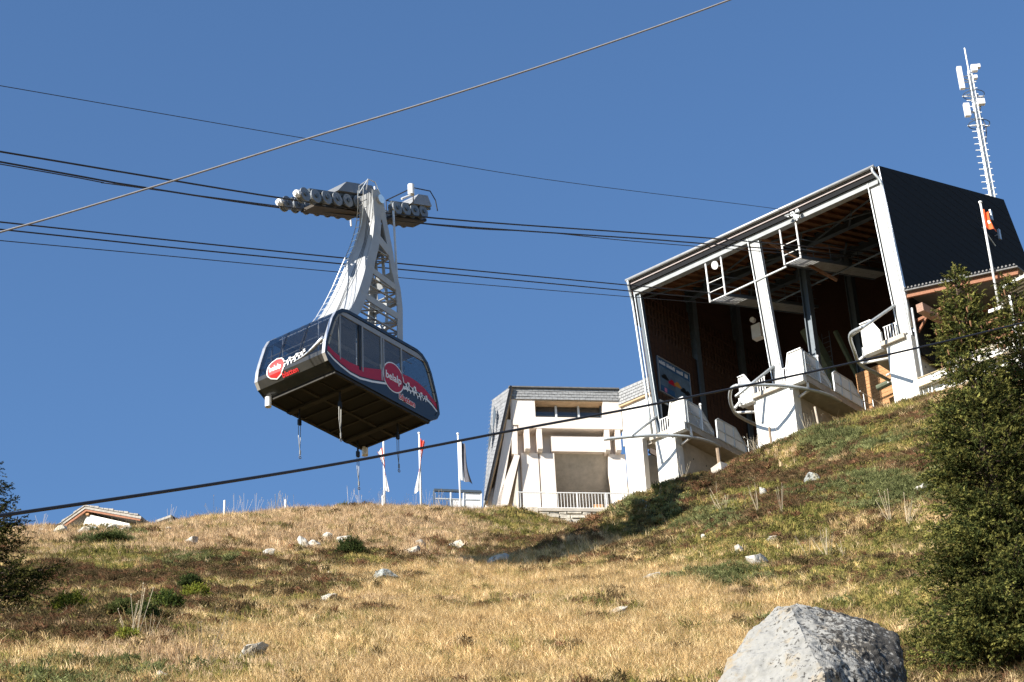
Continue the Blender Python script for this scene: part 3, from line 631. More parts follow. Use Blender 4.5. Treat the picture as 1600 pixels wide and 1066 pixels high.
m.tube([(-.8, an[1] - .4, an[2] + .05), (-.8, an[1] + .45, an[2] - .05)], .04, 6); m.tube([(-.8, an[1] + .1, an[2]), (-.8, an[1] + .25, an[2] - .5)], .04, 6); m.build('rope_anchor', GALV, st)
m = MB(F); m.beam((6.6, -1.5, 9.6), (8.6, -.9, 5.8), .55, .5); m.beam((7.6, -.4, 9.4), (9.2, .3, 5.2), .18, .2); m.build('machine_beam', OLIVE, st)
m = MB(F); m.tube([(6.4, 2.2, 4.6), (6.4, 6.8, 4.9)], .16, 10); m.disc((7.0, 3.0, 4.1), (.3, 1, 0), .75, .16, 24); m.build('rope_sheave', OLIVE, st)
lad = ST.hit(1292, 540, 'a', 7.5); m = MB(F)
for db in (-.22, .22): m.tube([(7.5, lad[1] + db, 3), (7.5, lad[1] + db, 9.5)], .02, 6)
for k in range(22): m.tube([(7.5, lad[1] - .22, 3.1 + k * .29), (7.5, lad[1] + .22, 3.1 + k * .29)], .013, 5)
m.build('ladder', DSTEEL, st)
bx = ST.hit(1183, 515, 'a', 5.5); P(lambda m: (m.box(5.4, 5.8, bx[1] - .3, bx[1] + .25, bx[2] - .5, bx[2] + .3), m.disc((5.35, bx[1] - .1, bx[2] + .55), (1, 0, 0), .14, .2, 14)), 'floodlight_box', WPAINT, st)
# pine plank partition low at the right of the hall
q0 = ST.hit(1340, 588, 'a', 7.2); q1 = ST.hit(1400, 655, 'a', 7.2)
wp = thing('plank_partition', 'orange pine plank partition low inside the station behind the right pier', 'partition', ST)
zt = 3.0 + .0
k = 0; z = 1.2
while z < q0[2] + .1:
    P(lambda m: m.box(7.2, 7.24, q0[1] - .1, 7.3, z, z + .19), 'plank', PINE, wp); z += .205
P(lambda m: (m.tube([(3.2, 4.5, 3.2), (3.2, 6.4, 3.4)], .05, 6), m.tube([(3.2, 4.5, 2.8), (3.2, 6.4, 3.0)], .04, 6)), 'pit_rail', WPAINT, st)
# poster on the timber wall
pa0, pa1, pz0, pz1 = .92, 3.72, 5.93, 7.97; bb = -7.05
po = thing('advertising_board', 'blue framed poster of rally cars in snow on the brown inner wall', 'poster', ST)
P(lambda m: m.box(pa0, pa1, bb - .06, bb, pz0, pz1), 'poster_panel', mat('poster_blue', (.12, .19, .27), .5, var=.25, scale=1.6), po)
P(lambda m: (m.box(pa0, pa1, bb, bb + .004, pz1 - .5, pz1 - .06), m.box(pa0, pa0 + 1.3, bb, bb + .004, pz0 + .05, pz0 + .42)), 'title_band', mat('poster_navy', (.03, .10, .22), .5), po)
m = MB(F)
for q in ((pa0, pa1, pz1 - .05, pz1), (pa0, pa1, pz0, pz0 + .05)): m.box(q[0], q[1], bb, bb + .03, q[2], q[3])
for q in ((pa0, pa0 + .05), (pa1 - .05, pa1)): m.box(q[0], q[1], bb, bb + .03, pz0 + .05, pz1 - .05)
m.build('poster_frame', ALU, po)
m = MB(F); r = random.Random(3)
for x0, x1 in ((.14, .68), (.78, 1.52), (1.64, 2.2), (2.34, 2.62)):
    x = x0
    while x < x1 - .05: m.box(pa0 + x, pa0 + x + .055, bb + .004, bb + .009, pz1 - .38, pz1 - .2 - r.uniform(0, .03)); m.box(pa0 + x, pa0 + x + .075, bb + .004, bb + .009, pz1 - .2, pz1 - .17) if r.random() < .5 else None; x += .092
m.build('title_lettering', WPRINT, po)
for x, zc, cc in ((.55, .98, BPRINT), (1.12, .86, RED), (1.62, .92, mat('poster_orange', (.55, .25, .05), .5)), (2.15, .78, BPRINT), (2.5, .72, BPRINT)):
    s_ = .30
    P(lambda m: m.prism([(pa0 + x - s_, pz0 + zc - .12), (pa0 + x - s_, pz0 + zc + .03), (pa0 + x - s_ * .5, pz0 + zc + .06), (pa0 + x - s_ * .3, pz0 + zc + .17), (pa0 + x + s_ * .35, pz0 + zc + .17), (pa0 + x + s_ * .6, pz0 + zc + .05), (pa0 + x + s_, pz0 + zc), (pa0 + x + s_, pz0 + zc - .13)], 'y', bb + .004, bb + .008), 'printed_car', cc, po)
P(lambda m: m.box(pa0 + .42, pa0 + .62, bb + .005, bb + .009, pz0 + .1, pz0 + .34), 'printed_badge', mat('poster_pink', (.6, .2, .3), .5), po)
# doorway beneath the poster
P(lambda m: (m.box(.9, 2.4, -7.09, -7.06, 3.05, 5.3)), 'doorway', BLACK, lw)
P(lambda m: (m.box(.8, .9, -7.09, -7.02, 3.05, 5.4), m.box(2.4, 2.5, -7.09, -7.02, 3.05, 5.4), m.box(.9, 2.4, -7.09, -7.02, 5.3, 5.4)), 'door_frame', PALES, lw)

# ------------------------------------------------------------------ ANNEX on the right of the station
ax = thing('timber_annex', 'open red brown timber annex with white parapet right of the station', 'annex', ST)
m = MB(F); m.prism([(7.76, 5.10), (7.76, 5.17), (13.5, 4.02), (13.5, 3.95)], 'x', -.1, 6); rfa = m.build('roof', ROOFM, ax)
for k in range(30): P(lambda m: m.tube([(-.16, 7.86 + k * .19, 5.21 - k * .038), (.6, 7.86 + k * .19, 5.21 - k * .038)], .05, 6), 'corrugation', ROOFM, rfa)
P(lambda m: m.beam((.15, 7.8, 4.95), (.15, 13.4, 3.83), .12, .24), 'edge_beam', TIMB, ax)
P(lambda m: m.beam((3, 7.8, 4.9), (3, 13.4, 3.8), .12, .24), 'purlin', TIMB, ax)
bt = ST.hit(1437, 480, 'a', -.9); P(lambda m: m.beam((-.9, bt[1], bt[2] - .02), (4.5, bt[1] + .05, bt[2] + .45), .34, .40), 'cantilever_beam', mat('weathered_beam', (.36, .22, .16), .75, var=.2, scale=6, bump=.4, stretch=(.4, 3, 3)), ax)
pb = ST.hit(1432, 545, 'a', .8)[1]
P(lambda m: m.box(.75, .93, pb - .09, pb + .09, .5, 4.9), 'post', TIMB, ax)
P(lambda m: m.beam((.84, pb, 3.9), (.84, pb + 3.4, 4.15), .12, .14), 'rail_beam', TIMB, ax)
P(lambda m: m.beam((.84, pb, 3.1), (.84, pb + .8, 3.95), .09, .1), 'knee_brace', TIMB, ax)
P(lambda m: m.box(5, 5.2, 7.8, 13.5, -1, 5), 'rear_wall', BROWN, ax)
P(lambda m: m.box(2.2, 2.3, 8.2, 13.4, .3, 2.1), 'inner_wall', CONC, ax)
wt = ST.hit(1430, 600, 'a', .3)
P(lambda m: m.box(.25, .5, 7.75, 14, -4, wt[2] - .42), 'white_wall', WHITE, ax)
P(lambda m: (m.box(-.05, .62, 7.76, 14, wt[2] - .40, wt[2] - .02),), 'parapet_ledge', WHITE, ax)
P(lambda m: (m.box(-.09, .66, 7.76, 14, wt[2] - .02, wt[2] + .02), m.box(-.09, -.05, 7.76, 14, wt[2] - .44, wt[2] - .40)), 'coping', mat('ochre_edge', (.45, .36, .22), .7), ax)
dp = MB(F); dp.tube([(.1, 7.95, wt[2]), (.1, 7.95, 4.2)], .06, 8); dp.tube([(.15, 8.12, -2), (.15, 8.12, wt[2] - .45)], .03, 6); dp.tube([(.15, 8.3, -2), (.15, 8.3, wt[2] - .45)], .03, 6); dp.build('downpipe', GALV, ax)

# stair tower with corrugated canopy at the right edge
tw = thing('stair_tower', 'white steel stair landing with corrugated canopy at the right edge', 'staircase', None)
def tp(px, py, Y): p = atY(px, py, Y); return (p.x, p.y, p.z)
YT = 80
c0 = Vector(tp(1566, 449, YT)); 
m = MB(); X1 = c0 + Vector((3.6, -1.2, 1.25)); dn = Vector((0.5, 2.6, .35))
m.hexa([c0, X1, X1 + dn, c0 + dn], [c0 + Vector((0, 0, .05)), X1 + Vector((0, 0, .05)), X1 + dn + Vector((0, 0, .05)), c0 + dn + Vector((0, 0, .05))]); cn = m.build('canopy', ROOFM, tw)
for k in range(20):
    p = c0.lerp(X1, k / 19) + Vector((0, 0, .09)); P(lambda q: q.tube([p - dn * .02, p + dn], .04, 6), 'corrugation', mat('straw_corrugation', (.38, .34, .26), .7), cn, flip=False)
for k in range(6):
    p = c0 + dn * (k / 6 + .05) - Vector((0, 0, .03)); P(lambda q: q.beam(p, p + (X1 - c0), .12, .04), 'soffit_slat', PALES, cn, flip=False)
P(lambda q: q.beam(c0 - Vector((0, .05, .03)), X1 - Vector((0, .05, .03)), .05, .12), 'canopy_edge', WPAINT, cn, flip=False)
pp = Vector(tp(1578, 462, YT)); pe = Vector(tp(1592, 522, YT)); P(lambda q: q.tube([pp, Vector((pp.x, pp.y, pe.z - 3.5))], .07, 8), 'canopy_post', WPAINT, tw, flip=False)
for py in (478, 494, 509, 524):
    a_ = Vector(tp(1545, py + 9, YT + 3)); b_ = Vector(tp(1640, py - 24, YT + .3)); P(lambda q: q.beam(a_, b_, .05, .14), 'cladding_board', TIMB if py > 480 else WPAINT, tw, flip=False)
for (x0, y0, x1, y1) in ((1583, 512, 1608, 508), (1583, 512, 1600, 540), (1592, 536, 1612, 560), (1584, 548, 1606, 530), (1588, 525, 1600, 600)):
    P(lambda q: q.beam(tp(x0, y0, YT + .1), tp(x1, y1, YT + .1), .09, .11), 'stringer', WPAINT, tw, flip=False)
# ------------------------------------------------------------------ ROPES
def rope(name, label, cat, pix, frame, b, r, m, ext=None, group=None, n=8):
    pts = [frame.w(frame.hit(x, y, 'b', b)) for x, y in pix]
    d = (pts[1] - pts[0]).normalized(); pts = [pts[0] - d * 40] + pts
    if ext: d = (pts[-1] - pts[-2]).normalized(); pts.append(pts[-1] + d * ext)
    mb = MB(); mb.tube(smooth_path(pts, 5), r, n); o = mb.build(name, m, None, smooth=True); tag(o, label, cat, group); return o
G_ = 'steel ropes running into the station'
rope('track_rope', 'upper rope of the pair carrying the cable car, nearest the camera', 'rope', [(0, 237), (200, 270.5), (455, 312), (680, 341), (1000, 364.5), (1118, 373), (1290, 388)], ST, 4.1, .030, CABLE, 10, G_)
rope('track_rope', 'lower thick rope of the pair carrying the cable car', 'rope', [(0, 253), (200, 289), (455, 327), (680, 351), (1000, 373), (1090, 380)], ST, 3.3, .030, CABLE, 16, G_)
rope('haul_rope', 'thin rope just beneath the pair carrying the cable car', 'rope', [(0, 256.5), (200, 291), (680, 352), (850, 363), (1000, 378), (1270, 399)], ST, 3.7, .018, CABLE, 10, G_)
rope('track_rope', 'topmost of the three ropes running behind the hanger arm', 'rope', [(0, 347), (300, 379), (625, 412), (985, 446)], ST, -2.7, .028, CABLE, 16, G_)
rope('track_rope', 'middle one of the three ropes running behind the hanger arm', 'rope', [(0, 358.5), (300, 390), (625, 421), (985, 455)], ST, -3.5, .028, CABLE, 16, G_)
rope('haul_rope', 'thinnest and lowest of the three ropes behind the hanger arm', 'rope', [(0, 376), (240, 398), (625, 434), (985, 464), (1160, 478)], ST, -3.1, .017, CABLE, 8, G_)
rope('telephone_wire', 'thin wire high in the sky ending at the station gutter', 'wire', [(0, 134), (480, 217), (850, 280), (1210, 326), (1240, 335)], ST, an[1], .013, CABLE)
def near_rope(name, label, pts3, r, m):
    P_ = [atY(*p) for p in pts3]; mb = MB(); mb.tube(smooth_path(P_, 8), r, 10); o = mb.build(name, m, None, smooth=True); tag(o, label, 'rope')
near_rope('foreground_rope', 'pale grey rope climbing steeply across the upper sky', [(-260, 428, 36), (0, 363, 36.5), (240, 292, 37), (480, 217, 37.5), (700, 150, 38), (900, 85, 38.5), (1140, 0, 39), (1400, -105, 39.5)], .021, CABLEL)
near_rope('foreground_rope', 'thick black rope sagging in front of the hill and both buildings', [(-300, 850, 13), (0, 806, 15), (330, 757, 17.5), (560, 719, 19.8), (800, 673, 22), (1030, 630, 24), (1300, 574, 26.5), (1600, 504, 29.5), (1800, 450, 31)], .0155, CABLE)

# ------------------------------------------------------------------ CABLE CAR
cc = thing('cable_car', 'black and red aerial cable car cabin hanging from a white curved arm', 'cable car', CB)
PR = [(-2.45, 0), (-2.80, .20), (-2.95, .44), (-2.90, .85), (-2.80, 1.2), (-2.57, 1.88), (-2.38, 2.22), (-2.10, 2.44), (-1.8, 2.52)]
PRF = PR + [(-x * .985, z) for x, z in PR[::-1]]
HW = 1.52
WINF = mat('window_frame_grey', (.30, .31, .32), .5, .1, var=.08)
# side walls: lacquered lower body, window band
def band(outer_lo, fn): pass
def clip_profile(zlo, zhi, inset=0):
    def xa(z):
        for (x0, z0), (x1, z1) in zip(PR, PR[1:]):
            if z0 <= z <= z1: return x0 + (x1 - x0) * (z - z0) / (z1 - z0)
        return PR[-1][0]
    zs = [zlo] + [z for _, z in PR if zlo < z < zhi] + [zhi]
    L = [(xa(z) + inset, z) for z in zs]; return L + [(-x * .985, z) for x, z in L[::-1]], xa
_, XA = clip_profile(0, 2.5)
def side_win_bottom(x):      # window sill line of the long side
    return .50 + .28 * max(0, min(1, (x + .6) / 2.2)) - .22 * max(0, (x - 2.0))
floorp = P(lambda m: m.box(-2.45, 2.42, -HW, HW, -.02, .04), 'floor_plate', UNDER, cc); P(lambda m: m.box(-2.4, 2.38, -HW + .06, HW - .06, .041, .07), 'floor_covering', INTER, cc)  # pale covering added to bounce light up to the ceiling
for s in (1, -1):
    y0, y1 = (HW - .05, HW) if s > 0 else (-HW, -HW + .05)
    # lower body panel with curved sill
    xs = [-2.88 + i * (2.84 + 2.88) / 24 for i in range(25)]
    top = [(x, side_win_bottom(x)) for x in xs]
    lo, _ = clip_profile(0.0, .5); low = [p for p in lo]
    poly = [p for p in PRF if p[1] <= .5 and p[0] < 0][::-1] + [p for p in PRF if p[1] <= .5 and p[0] > 0][::-1]
    poly = [(-2.93, .55)] + poly + [(2.89, .55)] + top[::-1]
    P(lambda m: m.prism(poly, 'y', y0, y1), 'side_panel', SHELL, cc)
    # outer rim of the side
    rim = MB(F); n = len(PRF)
    for i in range(n):
        p, q = PRF[i], PRF[(i + 1) % n]; ins = .93
        pi = (p[0] * (1 - .10 / 2.9), 1.22 + (p[1] - 1.22) * (1 - .11 / 1.25)); qi = (q[0] * (1 - .10 / 2.9), 1.22 + (q[1] - 1.22) * (1 - .11 / 1.25))
        ya, yb = (HW - .10, HW + .03) if s > 0 else (-HW - .03, -HW + .10)
        rim.hexa([(p[0], ya, p[1]), (q[0], ya, q[1]), (qi[0], ya, qi[1]), (pi[0], ya, pi[1])], [(p[0], yb, p[1]), (q[0], yb, q[1]), (qi[0], yb, qi[1]), (pi[0], yb, pi[1])])
    rim.build('side_rim', SHELL, cc)
    # broad light header above the windows
    hd = [(-2.12, 2.26), (-2.2, 2.34), (-1.95, 2.41), (1.92, 2.41), (2.2, 2.28), (2.12, 2.2), (2.0, 2.26)]
    P(lambda m: m.prism([(-2.16, 2.21), (-1.98, 2.38), (1.95, 2.38), (2.18, 2.19), (2.0, 2.19)], 'y', y0 + .005, y1 + .01 if s > 0 else y1 - .005), 'window_header', WINF, cc)
    for sg in (-1, 1):
        m = MB(F)
        for (x0, z0), (x1, z1) in zip(PR[3:7], PR[4:8]):
            m.hexa([(sg * (abs(x0) - .12), y0 + .01, z0), (sg * (abs(x0) - .20), y0 + .01, z0), (sg * (abs(x1) - .20), y0 + .01, z1 - .04), (sg * (abs(x1) - .12), y0 + .01, z1 - .04)],
                   [(sg * (abs(x0) - .12), y1 + .005, z0), (sg * (abs(x0) - .20), y1 + .005, z0), (sg * (abs(x1) - .20), y1 + .005, z1 - .04), (sg * (abs(x1) - .12), y1 + .005, z1 - .04)])
        m.build('corner_post', mat('warm_grey_frame', (.34, .32, .27), .5), cc)
    # mullions and panes
    ms = [(-2.18, .025), (-1.20, .05), (-1.06, .03), (-.09, .035), (.02, .03), (.95, .03)]
    for x, w in ms:
        P(lambda m: m.box(x - w, x + w, y0 + .0, y1 + .012 if s > 0 else y1, side_win_bottom(x), 2.2), 'mullion', BLACK if abs(x + 1.2) < .02 else WINF, cc)
    edges = [-2.9, -1.20, -.09, .95, 2.85]
    for i in range(4):
        a_, b_ = edges[i], edges[i + 1]; pl = []
        for k in range(7): x = a_ + (b_ - a_) * k / 6; pl.append((x, side_win_bottom(x) + .0))
        if i == 0: pl = [(-2.80, .55), (-1.2, side_win_bottom(-1.2)), (-1.2, 2.2), (-2.2, 2.2), (-2.42, 1.88), (-2.68, 1.2)]
        elif i == 3: pl = [(.95, side_win_bottom(.95)), (2.72, side_win_bottom(2.7)), (2.62, 1.2), (2.38, 1.88), (2.12, 2.2), (.95, 2.2)]
        else: pl = pl + [(b_, 2.2), (a_, 2.2)]
        pn = P(lambda m: m.prism(pl, 'y', (y0 + y1) / 2 - .008, (y0 + y1) / 2 + .008), 'window_pane', GLASS, cc)
# printed band, logo, letters and cows on the near side
yy = HW + .006
def strip(name, top, bot, m_, y, par=cc):
    n = len(top); f = MB(F); vs = [(x, y, z) for x, z in top] + [(x, y, z) for x, z in bot]; f.add(vs, [(i, i + 1, n + i + 1, n + i) for i in range(n - 1)]); return f.build(name, m_, par, recalc=False)
tx = [-2.84, -2.5, -2.15, -1.7, -1.21, -1.03, -.6, -.05, .5, 1.0, 1.4, 1.8, 2.2, 2.5, 2.8]
tt = [.80, .66, .60, .58, .62, .67, .80, .98, 1.15, 1.24, 1.27, 1.24, 1.12, .95, .78]; tb = [.62, .46, .36, .27, .27, .31, .40, .56, .72, .80, .86, .88, .86, .76, .58]
for s in (1, -1):
    strip('red_wave_stripe', list(zip(tx, tt)), list(zip(tx, tb)), RED, s * yy)
    strip('white_wave_line', [(x, z - .05) for x, z in zip(tx, tb)], [(x, z - .05 - .075) for x, z in zip(tx, tb)], WPRINT, s * (yy - .001))
def disc_print(name, cx, cz, rx, rz, m_, y, par=cc):
    f = MB(F); n = 40; f.add([(cx + rx * math.cos(6.28318 * i / n), y, cz + rz * math.sin(6.28318 * i / n)) for i in range(n)], [tuple(range(n))]); return f.build(name, m_, par, recalc=False)
disc_print('logo_ring', .50, .90, .55, .56, WPRINT, yy + .003); lg = disc_print('logo_disc', .50, .90, .51, .52, RED, yy + .006)
put_text('logo_lettering', 'belalp', .39, WPRINT, cc, L3((.49, yy + .012, .88)), (1, 0, 0), (0, 0, 1), .006, .90)
put_text('town_lettering_outline', 'blatten', .30, WPRINT, cc, L3((1.18, yy + .004, .30)), (1, 0, -.04), (.04, 0, 1), .026, 1.0)
put_text('town_lettering', 'blatten', .30, REDL, cc, L3((1.18, yy + .012, .30)), (1, 0, -.04), (.04, 0, 1), .004, 1.0)
def cow(cx, cz, s, y, ax='side', flipx=1):
    w = [(-.5, .05), (-.55, .3), (-.42, .38), (-.05, .33), (.1, .42), (.22, .62), (.30, .56), (.42, .6), (.40, .42), (.52, .25), (.42, .18), (.3, .22), (.22, .05), (.2, -.3), (.1, -.3), (.08, 0), (-.2, -.02), (-.24, -.3), (-.34, -.3), (-.34, 0)]
    k = [(-.40, .08), (-.42, .32), (-.15, .30), (-.05, .15), (-.16, .02)], [(.12, .12), (.1, .36), (.2, .5), (.27, .3), (.2, .1)]
    return w, k
def put_cow(cx, cz, s, mapf):
    w, k = cow(0, 0, 1, 0)
    f = MB(F); f.add([mapf(cx + x * s, cz + z * s, .003) for x, z in w], [tuple(range(len(w)))]); f.build('printed_cow', WPRINT, cc, recalc=False)
    f = MB(F)
    for kk in k: f.add([mapf(cx + x * s, cz + z * s, .006) for x, z in kk], [tuple(range(len(kk)))])
    f.build('cow_patch', BPRINT, cc, recalc=False)
sm_ = lambda x, z, e: (x, yy + e, z)
for cx, cz, s in ((1.16, .78, .42), (1.5, .76, .42), (1.86, .70, .36), (2.14, .72, .30)): put_cow(cx, cz, s, sm_)
# curved glazed ends
for sg in (-1, 1):
    lo_ = [p for p in PR if p[1] <= .44]; hi_ = [p for p in PR if p[1] >= .44]
    def endstrip(nm, prof, m_, t, b0, b1, mullions=None):
        f = MB(F)
        for (x0, z0), (x1, z1) in zip(prof, prof[1:]):
            k = sg * (1 if sg < 0 else .985)
            xa_, xb_ = abs(x0) * k, abs(x1) * k; ti = -sg * t
            f.hexa([(xa_, b0, z0), (xb_, b0, z1), (xb_ + ti, b0, z1), (xa_ + ti, b0, z0)], [(xa_, b1, z0), (xb_, b1, z1), (xb_ + ti, b1, z1), (xa_ + ti, b1, z0)])
        return f.build(nm, m_, cc)
    endstrip('end_panel', lo_ + [(-2.935, .60)] if True else lo_, SHELLE, .05, -HW + .101, HW - .101)
    gl = [(-2.935, .60)] + [p for p in PR if p[1] > .6 and p[1] < 2.4] + [(-2.10, 2.44)]
    for i in range(3):
        b0 = -HW + .12 + i * .935
        endstrip('end_window', gl, GLASSE, .015, b0, b0 + .90)
    for b in (-.59, .345):
        endstrip('end_mullion', gl, BLACK, .03, b, b + .035)
    # white swooping trim at the end corners
    for b in (-HW - .025, HW - .105):
        endstrip('end_trim', [(x - .012, z) for x, z in PR if z >= .2], ALU, .04, b, b + .13)
    # lower curved trim (white arc) 
    f = MB(F); pr_ = []
    for i in range(13):
        t_ = i / 12; b = HW - .12 - t_ * 1.25; z = .60 + .50 * (1 - t_) ** 2.2; x = sg * (abs(XA(z)) + .012); pr_.append((x, b, z))
    f.tube(pr_, [.075 * (1 - .75 * i / 12) for i in range(13)], 6); f.build('end_sill_trim', ALU, cc, smooth=True)
# end logo (valley end)
def endmap(b, z, e):
    x = XA(max(z, .0)) - .02 - e; return (x, -b, z)
# in this view the b axis runs left to right as b grows
def em(cx, cz, e): return (XA(max(min(cz, 2.4), 0)) - .022 - e, cx, cz)
def end_disc(nm, cx, cz, r, m_, e):
    f = MB(F); n = 10; vs = []; fs = []
    for j in range(n + 1):
        z = cz - r + 2 * r * j / n; hw = math.sqrt(max(r * r - (z - cz) ** 2, 0)); vs += [em(cx - hw, z, e), em(cx + hw, z, e)]
    fs = [(2 * j, 2 * j + 1, 2 * j + 3, 2 * j + 2) for j in range(n)]; f.add(vs, fs); return f.build(nm, m_, cc, recalc=False)
end_disc('end_logo_ring', -.62, .66, .40, WPRINT, .003); end_disc('end_logo_disc', -.62, .66, .36, REDL, .007)
ex = Vector((XA(.62) - .05, .62, .64))
put_text('end_logo_lettering', 'belalp', .24, WPRINT, cc, (XA(.66) - .048, .62, .66), (0, -1, 0), (-.1, 0, 1), .01, .95)
put_text('end_town_lettering', 'blatten', .25, REDL, cc, (XA(.30) - .03, .02, .30), (0, -1, 0), (-.55, 0, 1), .006, 1.0)
for cx, cz, s in ((-.12, .66, .34), (.18, .68, .36), (.50, .74, .34)): put_cow(cx, cz, s, em)
# roof with boxes
P(lambda m: m.prism([(-2.05, 2.44), (-1.8, 2.50), (1.75, 2.50), (2.02, 2.44), (1.9, 2.40), (-1.9, 2.40)], 'y', -HW + .1, HW - .1), 'roof_shell', SHELLE, cc)
P(lambda m: (m.box(.2, 1.2, -.7, .7, 2.5, 2.72), m.box(1.3, 1.75, .2, 1.1, 2.5, 2.65)), 'roof_hatch', PALES, cc)
rr_ = P(lambda m: (m.tube([(-1.7, 1.3, 2.62), (1.6, 1.3, 2.62)], .025, 6), [m.tube([(-1.7 + i * 1.1, 1.3, 2.5), (-1.7 + i * 1.1, 1.3, 2.62)], .02, 5) for i in range(4)]), 'roof_rail', BLACK, cc)
P(lambda m: [m.box(-1.95, -1.8, -1.2 + i * .8, -1.05 + i * .8, 2.48, 2.56) for i in range(4)], 'roof_lug', BLACK, cc)
# interior: handrails, poles, ceiling light, seats
m = MB(F)
for z in (1.25, 1.45):
    m.tube([(-2.55, -1.35, z), (-2.55, 1.35, z)], .02, 6); m.tube([(2.5, -1.35, z), (2.5, 1.35, z)], .02, 6)
for x, y in ((-2.08, -1.1), (-2.08, .5), (-1.1, 1.3), (-1.1, -1.3), (2.2, .6), (.9, -1.3), (0, 0)): m.tube([(x, y, .1), (x, y, 2.38)], .022, 6)
for y in (-1.1, 1.1): m.tube([(-2.0, y, 2.2), (2.0, y, 2.2)], .02, 6)
for y in (-1.38, ): m.tube([(-2.4, y, 1.2), (2.4, y, 1.2)], .02, 6)
m.build('handrail', ALU, cc)
P(lambda m: m.box(-2.0, 1.9, -1.35, 1.35, 2.36, 2.39), 'ceiling', INTER, cc)
P(lambda m: (m.box(-1.95, -1.5, .8, 1.2, 2.33, 2.355), m.box(-1.6, 1.5, -.1, .1, 2.33, 2.355)), 'ceiling_light', WPAINT, cc)
P(lambda m: (m.box(-.4, .5, -1.42, -1.2, .06, 1.1), m.box(.7, 1.3, -.3, .2, .06, 1.0)), 'bench', INTER, cc)
# underside frame
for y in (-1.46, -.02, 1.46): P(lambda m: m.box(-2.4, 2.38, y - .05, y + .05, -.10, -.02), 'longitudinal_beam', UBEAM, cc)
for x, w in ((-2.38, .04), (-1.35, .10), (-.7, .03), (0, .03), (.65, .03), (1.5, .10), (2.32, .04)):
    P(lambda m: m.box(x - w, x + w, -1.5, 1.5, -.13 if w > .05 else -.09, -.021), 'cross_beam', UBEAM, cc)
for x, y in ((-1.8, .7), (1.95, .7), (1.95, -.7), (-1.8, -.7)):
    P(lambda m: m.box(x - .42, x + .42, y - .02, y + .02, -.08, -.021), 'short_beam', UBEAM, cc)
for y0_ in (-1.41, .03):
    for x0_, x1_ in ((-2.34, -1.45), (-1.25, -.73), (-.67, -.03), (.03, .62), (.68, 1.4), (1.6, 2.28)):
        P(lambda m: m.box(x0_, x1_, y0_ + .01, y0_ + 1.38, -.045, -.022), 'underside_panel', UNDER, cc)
P(lambda m: (m.disc((-2.5, -1.35, -.18), (0, 0, 1), .11, .34, 12), m.disc((2.35, -1.35, -.18), (0, 0, 1), .11, .34, 12)), 'buffer', WPAINT, cc)
CHN = mat('chain_steel', (.18, .18, .17), .5, .4)
# four hanging guide chains with hooks
for (px, py) in ((531, 612), (468, 640), (559, 690), (621, 662)):
    a_, b_, _z = CB.hit(px, py, 'z', -.12); a_ = max(-2.3, min(2.3, a_)); b_ = max(-1.4, min(1.4, b_))
    ch = P(lambda m: (m.tube([(a_, b_, -.1), (a_, b_, -.55)], .035, 6), m.box(a_ - .06, a_ + .06, b_ - .04, b_ + .04, -.7, -.5)), 'hanging_buffer_rod', BLACK, cc)
    f = MB(F); z = -.68
    f.tube([(a_ + .05, b_, z), (a_ + .04, b_, z - .55), (a_ + .02, b_, z - .95)], .012, 5); f.tube([(a_ - .05, b_, z), (a_ - .05, b_, z - .5), (a_ + .02, b_, z - .95), (a_ + .03, b_, z - 1.15)], .012, 5)
    f.build('chain', CHN, ch)
    P(lambda m: (m.tube([(a_ + .03, b_, z - .95), (a_ + .03, b_, z - 1.1)], .03, 6), m.tube([(a_ + .03 + .05 * math.cos(t * .7), b_, z - 1.2 + .05 * math.sin(t * .7)) for t in range(10)], .014, 5)), 'hook', CHN, ch)
# hanger arm: two tapering side girders that lean together, with a broad plate on the valley side
hR = [(1.30, 9.35), (1.55, 9.12), (1.66, 8.8), (1.78, 8.1), (1.89, 7.2), (1.96, 6.2), (2.10, 5.5), (2.10, 4.66), (1.95, 3.6), (1.80, 2.5)]
hL = [(1.02, 9.2), (1.08, 8.7), (1.06, 7.95), (.84, 7.07), (.45, 6.06), (.08, 5.07), (-.30, 4.23), (-.70, 3.45), (-1.2, 2.85), (-1.55, 2.5)]
bz = lambda z: max(.22, 1.15 - .1 * z)
def interp(tab, z):
    for (x0, z0), (x1, z1) in zip(tab, tab[1:]):
        if z1 <= z <= z0: return x0 + (x1 - x0) * (z - z0) / (z1 - z0)
    return tab[-1][0] if z < tab[-1][1] else tab[0][0]
hg = thing('hanger', None, None); hg.parent = cc
for s in (1, -1):
    # front and rear flanges of the A frame
    for tab, wfn in ((hL, lambda z: .34 + .02 * (9 - z)), (hR, lambda z: .27)):
        f = MB(F); zs = [9.1 - i * (9.1 - 2.45) / 22 for i in range(23)]
        sgn = 1 if tab is hL else -1
        for z0, z1 in zip(zs, zs[1:]):
            q = []
            for z in (z0, z1):
                x = interp(tab, z); w = wfn(z) * sgn; b = bz(z)
                q.append([(x, s * b, z), (x + w, s * b, z), (x + w, s * (b - .05), z), (x, s * (b - .05), z)])
            f.hexa(q[0], q[1])
        f.build('side_flange', HANG, hg)
    # head plate and gussets closing the top
    f = MB(F); f.prism([(1.02, 9.2), (1.30, 9.35), (1.55, 9.12), (1.66, 8.7), (1.76, 8.2), (1.45, 8.15), (1.38, 8.35), (1.32, 8.1), (1.07, 8.0)], 'y', s * .29, s * .33); f.build('head_plate', HANG, hg)
    for za, zb, w in ((7.3, 6.8, .34), (5.6, 5.4, .24), (4.25, 4.15, .26)):
        xl = interp(hL, za) + .15; xr = interp(hR, zb) - .1
        P(lambda m: m.beam((xl, s * (bz(za) - .025), za), (xr, s * (bz(zb) - .025), zb), w, .05, (0, 1, 0)), 'cross_bar', HANG, hg)
